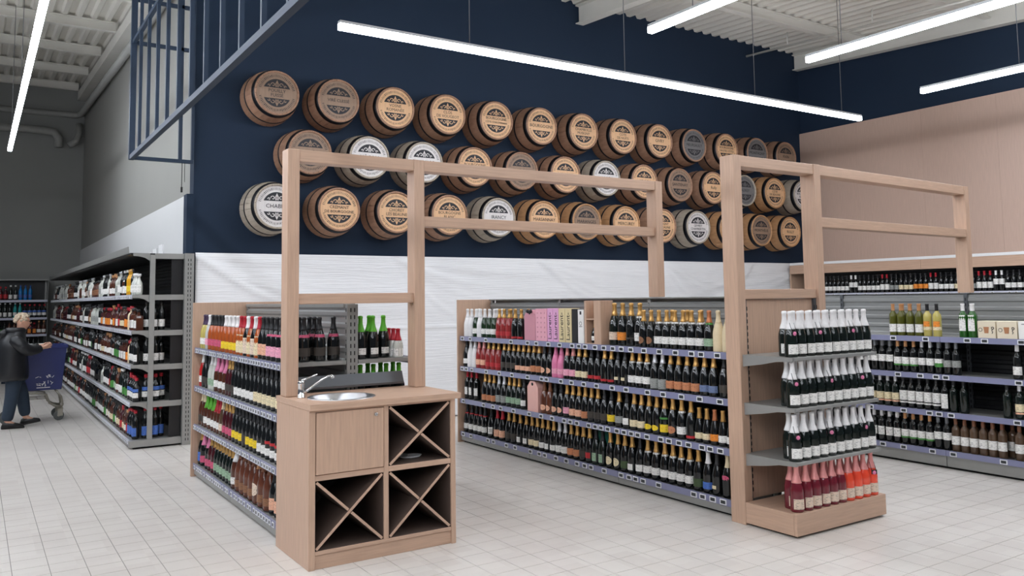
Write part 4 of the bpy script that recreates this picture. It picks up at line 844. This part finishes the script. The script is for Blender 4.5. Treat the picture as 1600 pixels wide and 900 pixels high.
for z, s in CIDER.items():
    lst = []
    for seg in s.split(';'):
        c, v = seg.split(':'); v = [float(q) for q in v.split()]; st = .094 if PR[c]['sh'] != 'big' else .115
        if len(v) == 2:
            n = max(1, int((v[0]-v[1])/st)); v = [v[0]+(v[1]-v[0])*k/n for k in range(n+1)]
        lst += [(c, y) for y in v]
    for c, y in spaced(lst):
        if y < 5.53: continue
        nm = {1.165: 'top', .82: 'second', .472: 'third', .12: 'bottom'}[z]
        place(c, 'flavoured_sparkling_bottle', 'bottle', 1.795, y, z, FX+random.uniform(0, .45), 'on %s shelf of the drinks gondola' % nm, .93 if PR[c]['sh'] == 'big' else 1)
for y in (5.56, 5.66, 5.76):
    for x in (1.91, 2.02): place('black_pinkband', 'flavoured_sparkling_bottle', 'bottle', x, y, 1.165, 0, 'on the drinks gondola behind the tap')
place('black_pinkband', 'flavoured_sparkling_bottle', 'bottle', 2.13, 5.58, 1.165, 0, 'on the drinks gondola behind the tap')
for x, y in ((2.325, 5.56), (2.325, 5.66), (2.42, 5.56), (2.435, 5.66), (2.52, 5.6)): place('green_foil', 'flavoured_sparkling_bottle', 'bottle', x, y, 1.165, 0, 'on the open end shelf behind the sink')
for k in range(4): place('red_small', 'flavoured_sparkling_bottle', 'bottle', 2.60+.0*k, 5.52+.08*k, 1.165, 0, 'on the open end shelf behind the sink', .8)
for k, x in enumerate((2.32, 2.42, 2.52, 2.62)):
    for y in (5.55, 5.65): place('green_foil', 'flavoured_sparkling_bottle', 'bottle', x, y, .82, 0, 'on the shelf below the sink frame')

# spirits: the near five metres bottle by bottle, the rest of the long rows joined
mix = {0: ['s_dark', 's_dark', 's_black', 's_whisky', 's_green', 's_dark', 's_whitecap', 's_amber', 's_redlab'], 1: ['s_black', 's_dark', 's_square', 's_green', 's_whitecap', 's_dark', 's_redlab', 's_clearblk', 's_amber'], 2: ['s_dark', 's_black', 's_whisky', 's_square', 's_dark', 's_amber', 's_green', 's_orange', 's_whitecap'],
       3: ['s_square', 's_redlab', 's_dark', 's_whisky', 's_clearblk', 's_flask', 's_dark', 's_amber', 's_orange'], 4: ['s_clear', 's_clearblk', 's_dark', 's_clearblk', 's_whitecap', 's_flask', 's_amber', 's_clear', 's_redlab', 's_square']}
near = {0: ['s_blue']*4+['s_redlab', 's_amber', 's_whisky'], 1: ['s_redcap']*4+['s_redlab', 's_green', 's_green'], 2: ['s_dark']*4+['s_cream', 's_orange', 's_square'], 3: ['s_square']*3+['s_redlab', 's_cream', 's_orange', 's_orange'], 4: ['s_syrup']*3+['s_dark', 's_yellow', 's_yellow', 's_yellow']}
SN = {0: 'bottom', 1: 'fourth', 2: 'third', 3: 'second', 4: 'top'}
rs = random.Random(11); far = {}
for li, z in enumerate(LS):
    seq = list(near[li]); y = 9.97; c = None
    while y < 21.1:
        if seq: c = seq.pop(0)
        elif c is None or rs.random() < .45: c = rs.choice(mix[li])
        xx = 1.53+rs.uniform(-.004, .012); k = .88+.12*rs.random() if PR[c]['sh'] != 'tall' else .92
        if y < 15.4: place(c, 'spirits_bottle', 'spirits bottle', xx, y, z, FX+rs.uniform(0, .5), 'on %s shelf of the spirits gondola' % SN[li], k)
        else:
            p = PR[c]; far.setdefault('gl_'+p['gl'] if 'gl_'+p['gl'] in MATS else p['gl'], []).append((p, xx, y, z, k))
        y += {'square': .118, 'flask': .118}.get(PR[c]['sh'], .10)
mats_ = []; b = MB()
def mi(m):
    if m not in mats_: mats_.append(m)
    return mats_.index(m)
for gm, lst in far.items():
    for p, x, y, z, k in lst:
        pr = PROF[p['sh']]; b.lathe([(r, h*k) for r, h in pr], 8, mi(gm), c=(x, y, z+.0006))
        b.lathe([(r+.001, h*k) for r, h in pr if h > CAPZ[p['sh']]-.001], 6, mi('cap_'+p['cp']), c=(x, y, z+.001))
        r0 = BODYR[p['sh']]+.001; b.lathe([(r0, p['lz'][0]*k), (r0, p['lz'][1]*k)], 5, mi('pp_'+(p['lb'] or 'white')), c=(x, y, z+.0006), a0=PI-1.2, a1=PI+1.2+.4)
o = b.build('spirits_bottles', mats_); o['label'] = 'rows of spirits bottles on the far half of the tall grey gondola'; o['category'] = 'spirits bottles'; o['kind'] = 'stuff'
# bottles seen through the open end
for c, x, y, li in [('s_blue', 1.73, 9.97, 0), ('s_blue', 1.63, 9.97, 0), ('s_blue', 1.80, 10.03, 0), ('s_redcap', 1.73, 9.97, 1), ('s_redcap', 1.63, 9.97, 1), ('s_redcap', 1.80, 10.04, 1), ('s_dark', 1.72, 9.97, 2), ('s_dark', 1.63, 9.97, 2), ('s_dark', 1.79, 10.03, 2), ('s_dark', 1.70, 9.97, 3), ('s_dark', 1.63, 10.02, 3), ('s_dark', 1.78, 9.98, 3)]:
    place(c, 'spirits_bottle', 'spirits bottle', x, y, LS[li], 0, 'behind the open end of the spirits gondola')
# far corner shelf
for z, row in ((1.69, ['s_whitecap']*2+['s_redlab']*2+['s_whitecap']*2+['s_bluegl']*3), (1.30, ['s_whitecap']*5+['s_teal']*2+['s_redcap']*5), (.93, ['s_green']*4+['s_whisky']*3+['s_orange']*3+['s_amber']*2), (.55, ['s_dark']*3+['s_small']*4+['s_dark']*4)):
    for k, c in enumerate(row): place(c, 'spirits_bottle', 'spirits bottle', .30+.094*k, 21.31, z, rs.uniform(-.1, .1), 'on the far corner shelving at %s level' % {1.69: 'top', 1.30: 'second', .93: 'third', .55: 'fourth'}[z])

# ------------------------------------------------------------------ shopper and trolley
def skinned(name, verts, edges, radii, m, parent=None, sub=2, root=0, **tags):
    me = bpy.data.meshes.new(name); me.from_pydata(verts, edges, []); me.materials.append(MATS[m])
    o = bpy.data.objects.new(name, me); COL.objects.link(o)
    if parent: o.parent = parent
    sk_ = o.modifiers.new('skin', 'SKIN'); sk_.use_smooth_shade = True
    if not me.skin_vertices: bpy.context.view_layer.update()
    lay = me.skin_vertices[0].data
    for i, r in enumerate(radii):
        lay[i].radius = r if isinstance(r, tuple) else (r, r); lay[i].use_root = (i == root)
    sb = o.modifiers.new('smooth', 'SUBSURF'); sb.levels = sub; sb.render_levels = sub
    for k, v in tags.items(): o[k] = v
    return o
class Sk:
    def __init__(s): s.v = []; s.e = []; s.r = []
    def chain(s, pts, start=None):
        prev = start
        for x, y, z, r in pts:
            s.v.append((x, y, z)); s.r.append(r); i = len(s.v)-1
            if prev is not None: s.e.append((prev, i))
            prev = i
        return prev
PX, PY = .47, 12.6                          # standing, turned towards +X, pushing a trolley
s = Sk(); pel = s.chain([(0, 0, .78, (.13, .14))]); ch = s.chain([(-.02, 0, .95, (.12, .14)), (-.01, 0, 1.10, (.12, .15)), (.03, 0, 1.19, (.075, .08)), (.055, 0, 1.245, .05), (.075, 0, 1.30, (.062, .07)), (.085, 0, 1.36, (.088, .072)), (.078, 0, 1.42, (.082, .07)), (.075, 0, 1.455, (.045, .045))], pel)
s.chain([(.165, 0, 1.352, .012), (.182, 0, 1.343, .008)], 6)
for sg in (-1, 1): s.chain([(.07, sg*.078, 1.358, .010), (.062, sg*.086, 1.366, .009)], 6)
def arm(sg, el, wr, hd):
    w_ = s.chain([(-.01, sg*.15, 1.12, .06), (*el, .045), (*wr, .026)], 2); h = s.chain([(*hd, .024)], w_)
    d = (Vector(hd)-Vector(wr)).normalized(); side = Vector((0, 0, 1))
    for k in range(4):
        o_ = side*(.024-.016*k); b0 = Vector(hd)+d*.028+o_; L = (.026, .031, .028, .022)[k]
        p1 = b0+d*L; p2 = p1+d*L*.5+Vector((0, -sg*.02, -.012)); s.chain([(*b0, .0085), (*p1, .008), (*p2, .007)], h)
    b0 = Vector(hd)-d*.005+Vector((0, -sg*.02, .022)); p1 = b0+d*.022+Vector((0, -sg*.014, .006)); s.chain([(*b0, .009), (*p1, .008)], h)
arm(-1, (.13, -.21, .98), (.30, -.15, 1.02), (.35, -.13, 1.035)); arm(1, (.14, .2, .98), (.30, .19, 1.03), (.35, .18, 1.04))
for sg, kn, an, toe in ((-1, (-.02, -.10, .43), (-.07, -.10, .09), (.06, -.11, .035)), (1, (.10, .09, .43), (.15, .08, .10), (.27, .07, .07))):
    s.chain([(0, sg*.085, .72, .085), (*kn, .06), (*an, .042), ((an[0]+toe[0])/2, toe[1], (an[2]+toe[2])/2-.01, .036), (*toe, .024)], 0)
per = skinned('person', s.v, s.e, s.r, 'skin', root=0); per.location = (PX, PY, 0)
per['label'] = 'shopper with short fair hair in black jacket and dark trousers pushing a trolley'; per['category'] = 'person'
def loft(rings, n=20, m=0, b=None, wob=0., seed=1):
    b = b or MB(); rw = random.Random(seed); vs = []; fs = []
    for cx, cy, z, rx, ry in rings:
        for i in range(n):
            a = 2*PI*i/n; q = 1+wob*(rw.random()-.5); vs.append((cx+rx*math.cos(a)*q, cy+ry*math.sin(a)*q, z))
    for j in range(len(rings)-1):
        for i in range(n): fs.append((j*n+i, j*n+(i+1) % n, (j+1)*n+(i+1) % n, (j+1)*n+i))
    fs += [tuple(range(n)), tuple(range((len(rings)-1)*n, len(rings)*n))]
    return b.add(vs, fs, m, True)
j = loft([(-.03, 0, .60, .19, .235), (-.03, 0, .63, .20, .24), (-.035, 0, .75, .205, .245), (-.04, 0, .88, .195, .24), (-.04, 0, .98, .185, .24), (-.035, 0, 1.08, .17, .235), (-.02, 0, 1.16, .145, .20), (.0, 0, 1.215, .115, .14), (.025, 0, 1.25, .10, .105), (.03, 0, 1.275, .095, .10)], 24, wob=.05)
j.tube([(-.03, -.15, 1.15), (.0, -.20, 1.12), (.07, -.235, 1.04), (.14, -.225, .985), (.22, -.185, .995), (.305, -.15, 1.02)], [.075, .085, .082, .075, .064, .052], 14)
j.tube([(-.03, .15, 1.15), (.0, .20, 1.12), (.07, .22, 1.04), (.14, .21, .985), (.22, .20, 1.0), (.305, .19, 1.03)], [.075, .085, .082, .075, .064, .052], 14)
jo = j.build('jacket', 'jacket', per); sb = jo.modifiers.new('smooth', 'SUBSURF'); sb.levels = 1; sb.render_levels = 1
MB().lathe([(.085, 0), (.115, .015), (.125, .05), (.11, .085), (.085, .09)], 16, c=(.0, 0, 1.20)).tube([(-.10, -.06, 1.22), (-.16, 0, 1.20), (-.10, .06, 1.22)], .055, 10).build('hood', 'jacket', per)
tr = Sk(); tr.chain([(-.005, 0, .76, .135)])
for sg, kn, an in ((-1, (-.02, -.10, .43), (-.07, -.10, .09)), (1, (.10, .09, .43), (.15, .08, .11))):
    tr.chain([(0, sg*.085, .66, .108), (*kn, .085), ((kn[0]+an[0])/2, an[1], .25, .078), (an[0], an[1], an[2]+.0, .072)], 0)
skinned('trousers', tr.v, tr.e, tr.r, 'trousers', per)
def shoe(ax, ay, az, tx, ty, tz):
    b = MB(); A = Vector((ax-.05, ay, az)); T = Vector((tx+.05, ty, tz)); vs = []; n = 10; prof = [(0, .02, .02), (.08, .042, .05), (.3, .044, .058), (.55, .045, .045), (.8, .044, .034), (.94, .034, .026), (1, .012, .012)]
    for f, wd, hh in prof:
        c = A.lerp(T, f)
        for i in range(n):
            q = 2*PI*i/n; vs.append((c.x, c.y+wd*math.cos(q), c.z+max(-.0, 0)+hh*(math.sin(q)+1)*.9))
    fs = [(k*n+i, k*n+(i+1) % n, (k+1)*n+(i+1) % n, (k+1)*n+i) for k in range(len(prof)-1) for i in range(n)]+[tuple(range(n)), tuple(range((len(prof)-1)*n, len(prof)*n))]
    b.add(vs, fs, 0, True).build('shoe', 'shoe', per)
shoe(-.08, -.10, .0, .08, -.11, .0); shoe(.13, .08, .0, .27, .07, .045)
rh = random.Random(4); b = MB()                                         # curly short hair: overlapping locks
for k in range(150):
    th = rh.uniform(0, 2*PI); ph = rh.uniform(.02, 1.9); x, y, z = math.sin(ph)*math.cos(th), math.sin(ph)*math.sin(th), math.cos(ph)
    if x > .5 and z < .5: continue
    if z < -.1 and x > -.2: continue
    c = (.068+.085*x, .075*y, 1.385+.078*z); b.lathe([(0, -.022), (.015, -.014), (.022, 0), (.015, .014), (0, .022)], 7, c=c)
b.build('hair', 'hair', per)
b = MB()
for sg in (-1, 1): b.tube([(.166+.006*math.cos(q), sg*.034+.02*math.cos(q), 1.368+.016*math.sin(q)) for q in [i*PI/5 for i in range(11)]], .0025, 5).tube([(.165, sg*.055, 1.37), (.06, sg*.08, 1.372)], .002, 5)
b.tube([(.172, -.014, 1.37), (.172, .014, 1.37)], .002, 5); b.build('glasses', 'slot', per)
b = MB()
for sg in (-1, 1): b.lathe([(0, -.009), (.007, -.005), (.009, 0), (.007, .005), (0, .009)], 8, c=(.158, sg*.032, 1.366))
b.build('eyes', 'slot', per); MB().tube([(.160, -.022, 1.308), (.168, 0, 1.307), (.160, .022, 1.308)], .005, 6).build('mouth', 'red_strap', per)

t = thing('shopping_trolley', 'navy blue plastic shopping trolley with white logo beside the shopper', 'trolley', (.85, 13.2, 0))
def hopper(z0, z1, a, b_):                # open tapering basket with wall thickness
    bm_ = MB(); vs = []
    for z, (x0, x1, y0, y1) in ((z0, a), (z1, b_), (z1, (b_[0]+.012, b_[1]-.012, b_[2]+.012, b_[3]-.012)), (z0+.012, (a[0]+.012, a[1]-.012, a[2]+.012, a[3]-.012))):
        vs += [(x0, y0, z), (x1, y0, z), (x1, y1, z), (x0, y1, z)]
    fs = [(0, 3, 2, 1), (12, 13, 14, 15)]
    for q in range(3):
        for i in range(4): fs.append((q*4+i, q*4+(i+1) % 4, q*4+4+(i+1) % 4, q*4+4+i))
    return bm_.add(vs, fs)
bk = hopper(.42, 1.00, (-.40, .20, -.20, .20), (-.46, .25, -.24, .24)).build('basket', 'cart_navy', t, .006)
MB().box(-.47, .265, -.255, -.235, .985, 1.03).box(-.47, .265, .235, .255, .985, 1.03).box(.245, .265, -.235, .235, .985, 1.03).box(-.47, -.45, -.235, .235, .985, 1.03).build('rim', 'cart_navy', t, .004)
MB().tube([(-.60, -.22, 1.02), (-.60, .22, 1.02)], .016, 10).build('push_handle', 'cart_navy', t)
for sg in (-1, 1): MB().tube([(-.60, sg*.22, 1.02), (-.50, sg*.225, 1.0), (-.44, sg*.22, .90)], .012, 8).build('handle_arm', 'cart_tube', t)
b = MB(); rl_ = random.Random(9)          # white logo strokes on the near side
for k in range(26):
    x = rl_.uniform(-.10, .10); z = rl_.choice((.60, .62, .53, .51, .49)); q = rl_.uniform(0, PI); L = rl_.uniform(.01, .022)
    y = -.2155-.04*(z-.5)/.5-.001; b.bar((x-L*math.cos(q), y, z-L*math.sin(q)), (x+L*math.cos(q), y, z+L*math.sin(q)), .006, .003)
b.box(-.10, .06, -.214, -.211, .452, .462); b.build('logo', 'white_plastic', bk)
for sg in (-1, 1):
    MB().tube([(-.42, sg*.2, .40), (-.1, sg*.2, .385), (.02, sg*.19, .36), (.06, sg*.185, .24), (.12, sg*.185, .20), (.20, sg*.185, .18)], .014, 8).build('chassis_tube', 'cart_tube', t)
    MB().tube([(.14, sg*.19, .40), (.20, sg*.19, .32), (.22, sg*.185, .21), (.205, sg*.185, .17)], .013, 8).build('chassis_tube', 'cart_tube', t)
    MB().tube([(-.40, sg*.2, .40), (-.42, sg*.21, .28), (-.42, sg*.21, .17)], .013, 8).build('chassis_tube', 'cart_tube', t)
    for x in (.205, -.42):
        wh = MB().lathe([(0, -.014), (.025, -.014), (.05, -.012), (.062, -.012), (.066, -.006), (.066, .006), (.062, .012), (.05, .012), (.025, .014), (0, .014)], 20, c=(x-.03, sg*.19, .067), axis='y').build('wheel', 'tyre', t)
        MB().lathe([(0, -.0155), (.018, -.0155), (.018, .0155), (0, .0155)], 12, c=(x-.03, sg*.19, .067), axis='y').build('hub', 'cart_tube', wh)
        MB().box(x-.045, x+.02, sg*.19-.022, sg*.19-.017, .06, .165).box(x-.045, x+.02, sg*.19+.017, sg*.19+.022, .06, .165).box(x-.045, x+.02, sg*.19-.022, sg*.19+.022, .155, .172).build('caster_fork', 'cart_tube', t)
b = MB()
for k in range(5): b.tube([(-.38+.1*k, -.19, .30), (-.38+.1*k, .19, .30)], .004, 6)
for y in (-.19, 0, .19): b.tube([(-.40, y, .305), (.04, y, .305)], .005, 6)
b.build('lower_rack', 'cart_tube', t)
o = MB().prism([(-.17, -.12), (.16, -.13), (.17, .10), (-.16, .12)], 'z', 0, .012).build('paper_sheets', 'bx_white'); o.location = (.75, 13.2, 1.031); o.rotation_euler = (0, 0, .1)
o['label'] = 'white papers lying across the top of the navy trolley'; o['category'] = 'paper'
